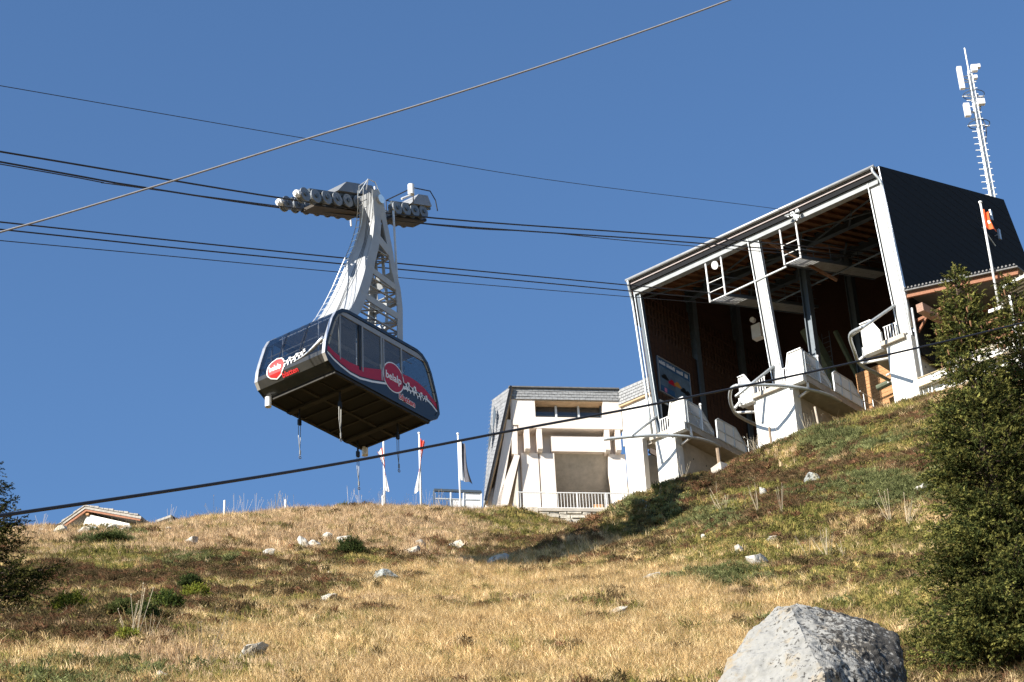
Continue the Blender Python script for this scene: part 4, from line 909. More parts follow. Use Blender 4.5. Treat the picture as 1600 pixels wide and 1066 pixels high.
P(lambda m: m.disc((1.38, 0, 8.95), (0, 1, 0), .17, .84, 20), 'pivot_pin', ALU, hg)
# broad curved plates between the girders (valley side and hill side, the latter with oval cut-outs)
f = MB(F); zs = [9.15 - i * (9.15 - 2.45) / 30 for i in range(31)]
for z0, z1 in zip(zs, zs[1:]):
    q = []
    for z in (z0, z1): x = interp(hL, z) - .01; b = bz(z) - .055; q.append([(x, -b, z), (x, b, z), (x + .03, b, z), (x + .03, -b, z)])
    f.hexa(q[0], q[1])
f.build('valley_plate', HANG, hg)
zs = [8.2, 7.0, 6.2, 5.75, 5.2, 4.85, 4.3, 3.95, 3.4, 3.1, 2.5]
for i, (z0, z1) in enumerate(zip(zs, zs[1:])):
    f = MB(F)
    x0, x1 = interp(hR, z0) - .04, interp(hR, z1) - .04
    if i % 2 == 0:
        b0_, b1_ = bz(z0) - .06, bz(z1) - .06
        f.hexa([(x0, -b0_, z0), (x0, b0_, z0), (x0 + .03, b0_, z0), (x0 + .03, -b0_, z0)], [(x1, -b1_, z1), (x1, b1_, z1), (x1 + .03, b1_, z1), (x1 + .03, -b1_, z1)])
    else:
        for c in (-1, 0, 1):
            h = .06; bc0 = c * (bz(z0) - .12)
            f.hexa([(x0, bc0 - h, z0), (x0, bc0 + h, z0), (x0 + .03, bc0 + h, z0), (x0 + .03, bc0 - h, z0)], [(x1, bc0 - h, z1), (x1, bc0 + h, z1), (x1 + .03, bc0 + h, z1), (x1 + .03, bc0 - h, z1)])
    f.build('hill_plate', HANG, hg)
# horizontal diaphragms with cross ribs
for z in (6.7, 5.3, 4.9, 3.95, 3.5):
    xl, xr, b = interp(hL, z) + .05, interp(hR, z) - .08, bz(z) - .07; f = MB(F)
    for y in (-b, b - .08): f.box(xl, xr, y, y + .08, z, z + .03)
    for x in (xl, xr): f.box(x - .04, x + .04, -b, b, z, z + .03)
    f.beam((xl, -b, z + .015), (xl + (xr - xl) * .5, b, z + .015), .07, .03); f.beam((xl + (xr - xl) * .5, -b, z + .015), (xr, b, z + .015), .07, .03)
    f.build('diaphragm', HANG, hg)
for b in (-1.0, 1.0): P(lambda m: (m.box(-1.7, 2.0, b * .95 - .09, b * .95 + .09, 2.5, 2.68)), 'foot_beam', HANG, hg)
# ladder on the valley plate
m = MB(F); lx = lambda z: interp(hL, z) - .12; zl = [9.35 - i * .3 for i in range(23)]
for b in (-.03, .22): m.tube([(lx(z), b - bz(z), z) for z in zl], .016, 5)
for z in zl[1:]: m.tube([(lx(z), -.03 - bz(z), z), (lx(z), .22 - bz(z), z)], .012, 5)
m.tube([(1.0, -.28, 9.3), (1.05, .1, 9.75), (1.3, .2, 9.7)], .02, 5); m.tube([(1.0, .05, 9.3), (1.05, .1, 9.75)], .02, 5); m.tube([(1.3, .2, 9.7), (1.5, .25, 9.3)], .02, 5); m.tube([(1.0, -.28, 9.3), (1.0, -.28, 9.6), (1.05, .1, 9.72)], .02, 5)
m.build('ladder', ALU, hg)
m = MB(F)
for off in (.12, .2, .3): m.tube([(interp(hL, z) - .03, -.02 + off - .02 * (9 - z) + .05 * math.sin(z * 2 + off * 9), z) for z in zl], .008, 4)
m.build('cable_run', BLACK, hg)
COVG = mat('carriage_cover', (.20, .21, .22), .5, .1, var=.1)
for ch_ in hg.children:          # the arm is one sided: it leans out to the near side of the carriage
    for v_ in ch_.data.vertices:
        s_ = max(0., (v_.co.z - 2.6) / 6.6) ** 1.15; v_.co.y -= 1.1 * s_; v_.co.x -= 1.305 * s_; v_.co.z -= 1.125 * s_
P(lambda m: m.disc((.13, .45, 8.14), (0, 1, 0), .11, 1.3, 16), 'pivot_axle', DSTEEL, cc)
WHLM = mat('wheel_steel', (.20, .22, .24), .45, .2, var=.1)
# CARRIAGE riding on the two ropes
sl_ = .375; cz0 = lambda x: 8.25 + (x - 1.3) * sl_
cg = thing('carriage', None, None); cg.parent = cc
rb = (.53, -.27)     # rope offsets in cabin frame (b)
def along(x, b, dz): return (x, b, cz0(x) + dz)
for b in rb:
    for x0, x1 in ((-2.6, .7), (1.8, 4.0)):
        m = MB(F); m.beam(along(x0, b, .50), along(x1, b, .50), .10, .12); m.beam(along(x0 + .3, b, .14), along(x1 - .3, b, .14), .12, .08); m.build('bogie_frame', DSTEEL, cg)
    for x in (-2.9, -2.35, -1.8, -1.25, -.7, -.15, .4, 2.0, 2.5, 3.0, 3.5):
        w = MB(F); ax_ = Vector((0, 1, 0)); w.disc(along(x, b + .10, .26), ax_, .25, .05, 20); w.disc(along(x, b - .10, .26), ax_, .25, .05, 20); w.disc(along(x, b, .26), ax_, .19, .16, 16)
        wh = w.build('wheel', WHLM, cg, smooth=False)
        h = MB(F); h.disc(along(x, b + .14, .26), ax_, .08, .06, 10); h.disc(along(x, b - .14, .26), ax_, .08, .06, 10); h.build('hub', DSTEEL, wh)
    P(lambda m: (m.disc(along(-3.16, b, .3), (1, 0, sl_), .13, .18, 12), m.disc(along(-3.26, b, .3), (1, 0, sl_), .08, .12, 10)), 'bumper', WPAINT, cg, smooth=False)
m = MB(F)
for x0, x1 in ((-2.2, .4), (2.0, 3.9)): 
    m.hexa([along(x0, -.2, -.04), along(x0, .45, -.04), along(x0, .45, .08), along(x0, -.2, .08)], [along(x1, -.2, -.04), along(x1, .45, -.04), along(x1, .45, .08), along(x1, -.2, .08)])
m.build('underframe', mat('greasy_steel', (.04, .032, .024), .55, .4, var=.3, scale=7), cg)
def cover(x0, x1, dz0, dz1, mm, nm):
    b0, b1 = -.45, .72; sx_ = .35
    P(lambda m: m.hexa([along(x0, b0, dz0), along(x0, b1, dz0), along(x1, b1, dz0), along(x1, b0, dz0)], [along(x0 + sx_ * 1.6, b0 + .1, dz1), along(x0 + sx_ * 1.6, b1 - .1, dz1), along(x1 - .1, b1 - .1, dz1), along(x1 - .1, b0 + .1, dz1)]), nm, mm, cg)
cover(-1.3, .75, .58, 1.05, COVG, 'machine_cover'); cover(2.7, 3.9, .50, 1.0, WINF, 'brake_cover')
P(lambda m: m.hexa([along(-.6, -.2, .5), along(-.6, .5, .5), along(1.3, .4, .5), along(1.3, -.15, .5)], [along(-.5, -.2, .75), along(-.5, .5, .75), along(1.3, .4, .95), along(1.3, -.15, .95)]), 'pivot_beam', DSTEEL, cg)
m = MB(F)
pth = [along(2.75, .78, .5), along(2.75, .78, 1.15), along(3.75, .78, 1.12), along(4.05, .78, .75), along(4.15, .78, .3)]
m.tube(pth, .022, 6); m.tube([along(2.75, -.5, .5), along(2.75, -.5, 1.15), along(3.75, -.5, 1.12), along(4.1, -.5, .3)], .022, 6); m.tube([along(2.75, .78, 1.15), along(2.75, -.5, 1.15)], .022, 6); m.build('guard_rail', BLACK, cg)
P(lambda m: (m.tube([along(2.0, .85, .55), along(2.5, .85, .75)], .04, 8), m.disc(along(2.55, .85, 1.0), (0, 0, 1), .12, .42, 14)), 'beacon_arm', WPAINT, cg)
P(lambda m: m.tube([CB.hit(614.5, 330, 'b', .85), CB.hit(620, 430, 'b', .85), CB.hit(621, 440, 'b', .7)], .04, 8), 'damper_rod', PALES, cg)
P(lambda m: (m.tube([along(.62, .75, .95), along(.72, .75, -.2)], .03, 6), m.tube([along(.62, -.45, 1.0), along(.72, -.45, -.2)], .03, 6)), 'stay_bar', WPAINT, cg)
# ------------------------------------------------------------------ CONCRETE HOUSE left of the station (a = right, b = back)
hs = thing('concrete_house', 'cream concrete building with slate fascia and slate left side beside the station', 'building', HS)
H = lambda fn, nm, m_, par=None, **k: P(fn, nm, m_, par or hs, flip=False, **k)
H(lambda m: m.box(-5.62, -.02, .12, .3, -.60, 0), 'fascia_backing', SLATE2)
fb = H(lambda m: m.box(-5.72, .02, -.02, 7, 0, .07), 'flat_roof', ROOFM)
m = MB()
for row in range(4):
    z = -.02 - row * .155; x = -5.62 + (row % 2) * .14
    while x < -.05:
        w = min(.27, -.02 - x); j = random.uniform(0, .012); m.hexa([(x, .10 - j, z), (x + w, .10 - j, z), (x + w, .118, z), (x, .118, z)], [(x, .08 - j, z - .15), (x + w, .08 - j, z - .15), (x + w, .11, z - .15), (x, .11, z - .15)]); x += .285
m.build('slate_shingles', SLATE, hs, kind='stuff')
H(lambda m: m.box(-5.58, -4.40, .14, .9, -2.1, -.62), 'wall_block', CREAM); H(lambda m: m.box(-.88, .06, .14, .9, -2.1, -.62), 'wall_block', CREAM)
H(lambda m: m.box(-4.40, -.88, .14, .9, -2.1, -1.62), 'window_beam', CREAM); H(lambda m: m.box(-4.40, -.88, .14, .9, -.70, -.62), 'lintel', WARMC)
for i in range(3):
    x0 = -4.40 + i * 1.173; w_ = H(lambda m: m.box(x0 + .04, x0 + 1.13, .74, .76, -1.62, -.74), 'window', GLASSD)
    H(lambda m: m.box(x0 + .04, x0 + 1.13, .70, .735, -1.27, -1.23), 'window_bar', DSTEEL, w_)
    H(lambda m: (m.box(x0 + 1.10, x0 + 1.20, .58, .8, -1.62, -.72)), 'window_post', DSTEEL if i == 2 else PALES, w_)
H(lambda m: m.box(-5.3, .06, .14, .95, -2.26, -2.1), 'ledge', CREAM)
H(lambda m: m.box(-5.3, .0, .95, 1.15, -3.6, -2.26), 'recessed_wall', CREAM)
for x in (-5.02, -4.38, -.90, -.34): H(lambda m: m.prism([(.16, -2.26), (.16, -3.42), (.24, -3.5), (.95, -3.5), (.95, -2.26)], 'x', x, x + .26), 'bracket', CREAM)
H(lambda m: m.box(-3.62, -.92, .42, .94, -3.42, -2.55), 'front_panel', CREAM)
H(lambda m: m.box(-5.2, -4.32, .5, 1.2, -7.7, -3.5), 'column', CREAM); H(lambda m: m.box(-4.26, -3.50, .5, 1.2, -7.7, -3.5), 'column', CREAM)
H(lambda m: m.prism([(-.72, -3.5), (-.62, -5.0), (-.5, -7.7), (.15, -7.7), (.15, -3.5)], 'y', .5, 1.2), 'column', CREAM)
H(lambda m: m.hexa([(-5.0, .7, -3.42), (.1, .7, -3.42), (.1, .85, -3.42), (-5.0, .85, -3.42)], [(-5.0, 4.4, -7.6), (1.3, 4.4, -7.6), (1.3, 4.6, -7.6), (-5.0, 4.6, -7.6)]), 'sloping_soffit', CONC)
H(lambda m: m.box(-4.6, 1.8, 4.7, 4.9, -7.8, -3.4), 'rear_wall', CONC); H(lambda m: m.box(-5.1, -5.0, 1.4, 4.7, -7.8, -2.4), 'inner_side_wall', CONC)
# inclined legs on the left
def hp(px, py, b=.5): q = HS.hit(px, py, 'b', b); return (q[0], b, q[2])
for pts_, nm in (([(791, 660), (803, 660), (780, 800), (766, 800)], 'raking_leg'), ([(803, 713), (811, 716), (793, 792), (781, 800), (775, 790)], 'raking_leg'), ([(796, 623), (806, 623), (808, 716), (799, 713)], 'corner_post'), ([(761, 770), (772, 760), (768, 801), (758, 801)], 'end_wall')):
    pl = [HS.hit(x, y, 'b', .5) for x, y in pts_]; H(lambda m: m.prism([(q[0], q[2]) for q in pl], 'y', .2 if nm != 'end_wall' else .6, 1.0), nm, CREAM)
pl = [HS.hit(x, y, 'b', .95) for x, y in ((797, 625), (806, 700), (812, 716), (800, 800), (768, 800), (762, 770))]; H(lambda m: m.prism([(q[0], q[2]) for q in pl], 'y', 1.1, 1.3), 'ochre_end_wall', WARMC)
# slate clad leaning side
ft = HS.hit(798, 603, 'b', .0); fbm_ = HS.hit(758, 782, 'b', .0)
bt_ = HS.hit(769, 625.5, 'z', 0.02); bb_ = HS.hit(753, 768, 'b', bt_[1] + .2)
A_ = Vector((ft[0], 0, .03)); B_ = Vector((fbm_[0], 0, fbm_[2])); C_ = Vector((bb_[0], bb_[1], min(bb_[2], B_.z + .3))); D_ = Vector(bt_)
nn = (B_ - A_).cross(D_ - A_).normalized() * .1
sw = H(lambda m: m.hexa([A_, B_, C_, D_], [A_ + nn, B_ + nn, C_ + nn, D_ + nn]), 'slate_side', SLATE2)
H(lambda m: m.beam(A_ + Vector((0, -.04, 0)), B_ + Vector((0, -.04, 0)), .10, .12, (0, 1, 0)), 'verge_trim', BLACK, sw)
H(lambda m: m.hexa([A_ + Vector((.08, .05, -.05)), B_ + Vector((.08, .05, 0)), B_ + Vector((.15, .9, 0)), A_ + Vector((.3, .9, -.05))], [A_ + Vector((.12, .05, -.05)), B_ + Vector((.12, .05, 0)), B_ + Vector((.2, .9, 0)), A_ + Vector((.36, .9, -.05))]), 'verge_soffit', WARMC, sw)
out = -nn.normalized() if nn.x > 0 else nn.normalized()
def on_slate(px, py):
    d = ray(px, py); n_ = HS.a * nn.x + HS.b * nn.y + HS.z * nn.z; n_.normalize(); p0_ = HS.w(A_); p = d * (p0_.dot(n_) / d.dot(n_)); return Vector(HS.loc(p))
for tri in (((775, 636), (778, 648), (773, 676), (773.5, 648)), ((769, 665), (771.5, 680), (766, 704), (767, 682))):
    q = [on_slate(*t) for t in tri]; H(lambda m: m.hexa([x + out * .10 for x in q], [x + out * .13 for x in q]), 'slate_motif', DSTEEL, sw)
m = MB()
for r_ in range(26):
    t0 = (r_ + .5) / 27; p0 = A_.lerp(B_, t0); p1 = D_.lerp(C_, t0); m.beam(p0 + out * .10, p1 + out * .10, .008, .012)
m.build('slate_courses', SLATE2, sw, kind='stuff')
# link block between the house and the station
lk = thing('link_block', 'white angled block with slate fascia joining cream building and station', 'building', ST)
O0 = ST.loc(HS.o); fa = O0[0] + .15; fb0 = O0[1] - .16
m = MB(F); zt = O0[2]
for row in range(5):
    z = zt - .02 - row * .17; x = fb0 + (row % 2) * .12
    while x < -7.85:
        w = min(.25, -7.85 - x); m.hexa([(fa - .10, x, z), (fa - .10, x + w, z), (fa - .02, x + w, z), (fa - .02, x, z)], [(fa - .125, x, z - .165), (fa - .125, x + w, z - .165), (fa - .045, x + w, z - .165), (fa - .045, x, z - .165)]); x += .265
m.build('slate_shingles', SLATE, lk, kind='stuff')
P(lambda m: m.box(fa - .02, fa + 4, fb0, -7.8, zt - .9, zt + .05), 'fascia_core', ROOFM, lk)
P(lambda m: m.box(fa - .1, fa + .05, fb0, -7.8, zt - .98, zt - .9), 'soffit_strip', WARMC, lk)
P(lambda m: m.box(fa + .05, fa + .4, fb0, -7.75, 3.95, zt - .9), 'white_wall', WHITE, lk)
P(lambda m: m.box(fa - .05, fa + .35, fb0 + .2, fb0 + 1.28, -2, 3.94), 'white_column', WHITE, lk)
P(lambda m: m.box(fa + .4, 8, fb0 + 1.0, -6.5, 3.7, 3.95), 'soffit_slab', CONC, lk)
P(lambda m: m.box(fa + 1.4, fa + 1.5, fb0 + .1, -6.6, -2, 3.7), 'rear_wall', CONC, lk)
P(lambda m: m.beam((fa + .5, fb0 + 1.3, 3.4), (fa + 1.3, -7.2, 2.2), .2, .25), 'raking_beam', mat('dark_brown_steel', (.07, .05, .04), .7), lk)
# terrace with stone wall, railing
te = thing('terrace', 'stone retained terrace in front of the cream concrete building', 'terrace', HS)
H(lambda m: m.box(-5.95, 1.4, -1.75, .5, -7.78, -7.62), 'terrace_slab', CONC, te); H(lambda m: m.box(-5.3, 1.4, -1.6, .45, -9.6, -7.78), 'wall_core', CONC, te)
stn = mat('wall_stone', (.62, .57, .48), .9, var=.22, scale=4, bump=.6); r = random.Random(5); z = -9.3
while z < -7.85:
    h = r.uniform(.22, .36); x = -5.4
    while x < 1.2:
        w = r.uniform(.3, .75)
        def stone(m):
            j = lambda: r.uniform(-.03, .03); y0 = -1.68 - r.uniform(0, .09)
            m.hexa([(x + .03 + j(), y0, z + .03 + j()), (x + w - .03 + j(), y0 + j(), z + .03 + j()), (x + w - .03 + j(), y0 + j(), z + h - .02 + j()), (x + .03 + j(), y0, z + h - .02 + j())],
                   [(x, -1.58, z), (x + w, -1.58, z), (x + w, -1.58, z + h), (x, -1.58, z + h)])
        H(stone, 'stone', stn, te); x += w
    z += h
rl = thing('railing', 'white metal baluster railing along the terrace edge', 'railing', HS); YR = -1.55
H(lambda m: m.tube([(-5.82, YR, -6.70), (.10, YR, -6.70)], .035, 8), 'top_rail', WPAINT, rl); H(lambda m: m.tube([(-5.82, YR, -7.52), (.10, YR, -7.52)], .03, 8), 'bottom_rail', WPAINT, rl)
for x in (-5.82, -4.35, -2.85, -1.40, .10): H(lambda m: m.box(x - .03, x + .03, YR - .03, YR + .03, -7.62, -6.72), 'railing_post', WPAINT, rl)
x = -5.66; proto = None
while x < .05:
    if min(abs(x - q) for q in (-5.82, -4.35, -2.85, -1.40, .10)) > .07:
        if proto is None: proto = H(lambda m: m.box(-.012, .012, YR - .012, YR + .012, -7.52, -6.72), 'baluster', WPAINT, rl); proto.location.x = x
        else: c = proto.copy(); link(c, rl); c.location.x = x
    x += .155
r2 = thing('railing', 'short railing stub half hidden behind the mound by the first pier', 'railing', HS)
H(lambda m: m.tube([(.3, YR + .3, -6.70), (2.0, YR + .9, -6.70)], .035, 8), 'top_rail', WPAINT, r2)
for x in (.35, .6, .85, 1.1, 1.35): H(lambda m: m.box(x - .015, x + .015, YR + .3 + (x - .3) * .35, YR + .33 + (x - .3) * .35, -7.62, -6.72), 'baluster', WPAINT, r2)
def chair(px, lab):
    q = HS.hit(px, 790, 'b', -.7); c = thing('wooden_chair', lab, 'chair', None, tuple(HS.w((q[0], -.7, -7.62))), HS.az * -1 + math.pi / 2, 'chairs on the terrace')
    for sx_ in (-.22, .2):
        for sy_ in (-.2, .2): P(lambda m: m.box(sx_, sx_ + .04, sy_, sy_ + .04, 0, .82 if sy_ > 0 else .45), 'leg', ORWOOD, c, flip=False)
    P(lambda m: m.box(-.22, .24, -.2, .24, .43, .47), 'seat', ORWOOD, c, flip=False)
    for k in range(3): P(lambda m: m.box(-.18, .2, .2, .23, .55 + k * .1, .61 + k * .1), 'backrest_slat', ORWOOD, c, flip=False)
chair(936, 'orange wooden chair on the terrace, left of the pair'); chair(955, 'orange wooden chair on the terrace, right of the pair')
q = HS.hit(971, 790, 'b', -.3); tr = thing('wooden_trestle', 'tall narrow pale wooden trestle leaning at the right terrace column', 'trestle', HS)
for dx in (-.12, .12): H(lambda m: m.beam((q[0] + dx, -.3, -7.6), (q[0] + dx * .8, .0, -6.3), .05, .05), 'leg', ORWOOD, tr)
for k in range(4): H(lambda m: m.box(q[0] - .11, q[0] + .11, -.22 + k * .06, -.18 + k * .06, -7.3 + k * .3, -7.25 + k * .3), 'rung', ORWOOD, tr)
fl = thing('firewood_row', 'low row of split logs lying on the terrace floor behind railing', 'firewood', HS)
for k in range(22):
    x = -5.2 + k * .13; H(lambda m: m.disc((x, -1.1, -7.54), (0, 1, 0), .06, .4, 7), 'log', mat('split_log', (.34, .24, .14), .85, var=.3, scale=12), fl)

# ------------------------------------------------------------------ glass screen, flags, mast
gs = thing('glass_windbreak', 'glazed windbreak with grey frame left of the cream building', 'windbreak')
YG = 96
def gp(px, py, dy=0): return atY(px, py, YG + dy)
tl, tr_, bl, br = gp(678, 766), gp(752, 769, .6), gp(678, 806), gp(752, 806, .6)
P(lambda m: m.beam(tl, tr_, .12, .12), 'top_rail', DSTEEL, gs, flip=False)
for t_ in (0, .35, .62, 1): P(lambda m: m.beam(tl.lerp(tr_, t_), bl.lerp(br, t_), .07, .07), 'frame_post', PALES if t_ else DSTEEL, gs, flip=False)
P(lambda m: m.beam(tl.lerp(bl, .33), tr_.lerp(br, .33), .05, .05), 'mid_rail', PALES, gs, flip=False)
off = Vector((0, .05, 0))
for (a_, b_, v0, v1, mm) in ((0, .35, .02, .33, GLASSP), (0, .35, .33, .95, GLASSP), (.35, .62, .02, .33, GLASSP), (.35, .62, .33, .95, WPAINT), (.62, 1, .02, .33, WPAINT), (.62, 1, .33, .95, WPAINT)):
    f_ = lambda t_, s_: tl.lerp(tr_, t_).lerp(bl.lerp(br, t_), s_)
    P(lambda m: m.hexa([f_(a_, v0), f_(b_, v0), f_(b_, v1), f_(a_, v1)], [f_(a_, v0) + off, f_(b_, v0) + off, f_(b_, v1) + off, f_(a_, v1) + off]), 'pane', mm, gs, flip=False)
def flagpole(name, label, top, bot, Y, cloth, r=.05, group=None):
    pt = atY(*top, Y); pb = atY(*bot, Y); e = thing('flagpole', label, 'flag', None, (pb.x, pb.y, pb.z - .5), 0, group)
    h = pt.z - pb.z + .5; P(lambda m: m.tube([(0, 0, 0), (0, 0, h)], [r, r * .75], 8), 'pole', WPAINT, e, flip=False, smooth=True)
    P(lambda m: m.disc((0, 0, h + .03), (0, 0, 1), r * 1.3, .07, 10), 'finial', WPAINT, e, flip=False)
    # hanging cloth: columns of a folded sheet
    w0, w1, z0, z1, cols, seed = cloth; rr2 = random.Random(seed); f = MB(); nu, nv = 14, 18
    for j in range(nv + 1):
        t_ = j / nv
        for i in range(nu + 1):
            s_ = i / nu; wd = (w0 + (w1 - w0) * t_) * (1 + .15 * math.sin(5 * t_ + seed))
            x = wd * s_ + .05; y = .10 * math.sin(s_ * 9 + t_ * 2.5 + seed) * s_ ** .5; z = h - z0 - (z1 - z0) * t_ - abs(wd) * .9 * s_ * (1 - t_ * .55)
            f.v.append((x, y, z))
    for j in range(nv):
        for i in range(nu):
            k = j * (nu + 1) + i; f.f.append((k, k + 1, k + nu + 2, k + nu + 1)); f.m.append(cols(i / nu, j / nv))
    o = f.build('flag_cloth', [WPRINT, REDF, ORANGEF, GREYF], e, smooth=True, recalc=False); return e
flagpole('f', 'left flagpole on the crest with a limp red and white flag', (598, 688), (601, 790), 90, (-.30, .22, .3, 2.6, lambda s, t: 1 if (s < .45 and t < .62) or s > .9 else 0, 1), group='flagpoles on the crest')
flagpole('f', 'middle flagpole with white banner edged in red hanging down', (655, 678), (658, 793), 90, (.24, -.34, .25, 2.9, lambda s, t: 1 if s > .5 and t < .6 or t < .2 else 0, 4), group='flagpoles on the crest')
flagpole('f', 'right flagpole on the crest with a dark limp flag', (714.5, 679), (720, 800), 92, (.24, .5, .3, 2.4, lambda s, t: 3 if s > .35 else 0, 2), group='flagpoles on the crest')
flagpole('f', 'flagpole with folded orange flag before the dark station wall', (1533, 317), (1558, 462), 84, (.25, .42, .35, 1.35, lambda s, t: 0 if (.4 < s < .62 and .45 < t < .62) else 2, 3), r=.065)
ms = thing('antenna_mast', 'white telecom mast with panel antennas rising behind the dark station wall', 'antenna mast')
mb_ = ST.w((15.3, 6.0, 12)); mt = ST.w((15.3, 6.0, 28.4)); ms.location = mb_; MH = mt.z - mb_.z
sc_m = mat('mast_paint', (.70, .72, .72), .5, .1, var=.1, scale=5)
def local_m(px, py, dy=0): p = atY(px, py, mb_.y + dy) - mb_; return p
m = MB(); 
for a_ in (0, 2.09, 4.19): m.tube([(.17 * math.cos(a_), .17 * math.sin(a_), 0), (.15 * math.cos(a_), .15 * math.sin(a_), MH - 1.8)], .04, 6)
k = 0; z = 0
while z < MH - 2:
    a_, b_ = (k % 3) * 2.09, ((k + 1) % 3) * 2.09; m.tube([(.16 * math.cos(a_), .16 * math.sin(a_), z), (.16 * math.cos(b_), .16 * math.sin(b_), z + .3)], .022, 5); z += .16; k += 1
m.build('lattice', sc_m, ms, kind='stuff')
P(lambda m: m.tube([(0, 0, 0), (0, 0, MH - 1.6)], .09, 8), 'core_pipe', sc_m, ms, flip=False)
P(lambda m: m.tube([(0, 0, MH - 1.8), (0, 0, MH)], .045, 6), 'spike', sc_m, ms, flip=False)
z = .6; pr_ = None
while z < MH - 1.8:
    if pr_ is None: pr_ = P(lambda m: m.beam((-.42, 0, 0), (.30, 0, 0), .04, .05), 'step_bar', sc_m, ms, flip=False); pr_.location.z = z
    else: c = pr_.copy(); link(c, ms); c.location.z = z
    z += .42
for (px, py, w, h) in ((1501, 122, .26, 1.5), (1511, 172, .32, .85)):
    q = local_m(px, py, -.3); P(lambda m: m.box(q.x - w / 2, q.x + w / 2, q.y - .1, q.y + .12, q.z - h / 2, q.z + h / 2), 'panel_antenna', WPAINT, ms, flip=False)
    P(lambda m: m.beam((q.x, q.y, q.z), (0, 0, q.z), .05, .05), 'bracket', GALV, ms, flip=False)
for (px, py, w, h) in ((1522, 107, .34, .42), (1529, 104, .16, .22), (1533, 159, .38, .40), (1524, 121, .2, .2)):
    q = local_m(px, py, -.1); P(lambda m: m.box(q.x - w / 2, q.x + w / 2, q.y - .12, q.y + .12, q.z - h / 2, q.z + h / 2), 'radio_unit', WPAINT, ms, flip=False)
for (px, py) in ((1519, 150), (1527, 196)):
    q = local_m(px, py); 
    P(lambda m: m.tube([(.6 * math.cos(t * .45), -.5 + .6 * math.sin(t * .45) * .8 + .4, q.z) for t in range(15)], .025, 5), 'guard_hoop', DSTEEL, ms, flip=False)
    P(lambda m: m.beam((-.62, 0, q.z), (.62, .1, q.z), .05, .05), 'hoop_arm', WPAINT, ms, flip=False)
P(lambda m: (m.tube(smooth_path([(.2, .1, MH - 3), (.35, 0, MH - 3.8), (.2, .1, MH - 4.5), (.4, .1, MH - 5.4), (.2, 0, MH - 6.5)], 5), .03, 5)), 'cable_loop', BLACK, ms, flip=False)

# ------------------------------------------------------------------ hut behind the crest at the left
hu = thing('stone_roof_hut', 'small white walled chalet with stone slab roof behind the left crest', 'chalet')
ap = atY(133, 791, 97); re = atY(217, 806, 95.2); le = atY(84, 826, 98.5); bk = Vector((2.2, 6.5, .0))
thk = Vector((0, 0, -.14))
def roofside(nm, a_, b_):
    o = P(lambda m: m.hexa([a_, b_, b_ + bk, a_ + bk], [a_ + thk, b_ + thk, b_ + bk + thk, a_ + bk + thk]), nm, ROOFST, hu, flip=False); return o
rs = roofside('roof', ap, re + (re - ap) * .04); ls = roofside('roof', ap, le)
for par_, a_, b_, n_ in ((rs, ap, re, 11), (ls, ap, le, 8)):
    for i in range(n_):
        p0 = a_.lerp(b_, i / n_); p1 = a_.lerp(b_, (i + .9) / n_)
        for j in range(3):
            d0 = bk * (j * .14) - bk.normalized() * .05; d1 = d0 + bk * .13; up_ = Vector((0, 0, .05 + .02 * ((i + j) % 3)))
            P(lambda m: m.hexa([p0 + d0, p1 + d0, p1 + d1, p0 + d1], [p0 + d0 + up_, p1 + d0 + up_ * 1.3, p1 + d1 + up_, p0 + d1 + up_]), 'stone_slab', ROOFST, par_, flip=False)
fr = Vector((.1, .12, -.16))
for a_, b_ in ((ap, re), (ap, le)): P(lambda m: m.beam(a_ + fr - Vector((0, .1, .05)), b_ + fr - Vector((0, .1, .05)), .06, .13, (0, 0, 1)), 'bargeboard', TIMB, hu, flip=False)
wa, wb_, wc = ap + Vector((.05, .3, -.3)), re + Vector((-.5, .3, -.25)), le + Vector((.7, .3, -.25))
P(lambda m: m.hexa([wa, wb_, wb_ + Vector((0, 0, -2)), wc + Vector((0, 0, -2))][:4], [wa + bk * .8, wb_ + bk * .8, wb_ + bk * .8 + Vector((0, 0, -2)), wc + bk * .8 + Vector((0, 0, -2))]), 'gable_wall', WHITE, hu, flip=False)
P(lambda m: m.beam(ap + Vector((.1, .1, -.35)), ap + bk * .5 + Vector((0, 0, -.35)), .16, .16), 'ridge_purlin', PINE, hu, flip=False)
P(lambda m: m.beam(ap + Vector((.0, .25, -.9)), ap + Vector((.7, .9, -.75)), .1, .1), 'brace', PINE, hu, flip=False)
h2 = thing('shed_roof', 'tip of a second grey roof just right of the stone roofed chalet', 'shed')
p0, p1, p2, p3 = atY(243, 813, 99), atY(267, 804.5, 98), atY(282, 812, 101), atY(262, 815, 100)
P(lambda m: m.hexa([p0, p1, p1 + Vector((1.2, 3, -.2)), p0 + Vector((1.2, 3, 0))], [p + Vector((0, 0, -.12)) for p in (p0, p1, p1 + Vector((1.2, 3, -.2)), p0 + Vector((1.2, 3, 0)))]), 'left_slope', ROOFST, h2, flip=False)
P(lambda m: m.hexa([p1, p2, p2 + Vector((1.2, 3, 0)), p1 + Vector((1.2, 3, -.2))], [p + Vector((0, 0, -.12)) for p in (p1, p2, p2 + Vector((1.2, 3, 0)), p1 + Vector((1.2, 3, -.2)))]), 'right_slope', ROOFM, h2, flip=False)
P(lambda m: m.hexa([p0 + Vector((.2, .2, -.15)), p1 + Vector((0, .2, -.15)), p1 + Vector((0, .4, -1.4)), p0 + Vector((.2, .4, -1.4))], [p + Vector((.3, 2, 0)) for p in (p0 + Vector((.2, .2, -.15)), p1 + Vector((0, .2, -.15)), p1 + Vector((0, .4, -1.4)), p0 + Vector((.2, .4, -1.4)))]), 'wall', CONC, h2, flip=False)

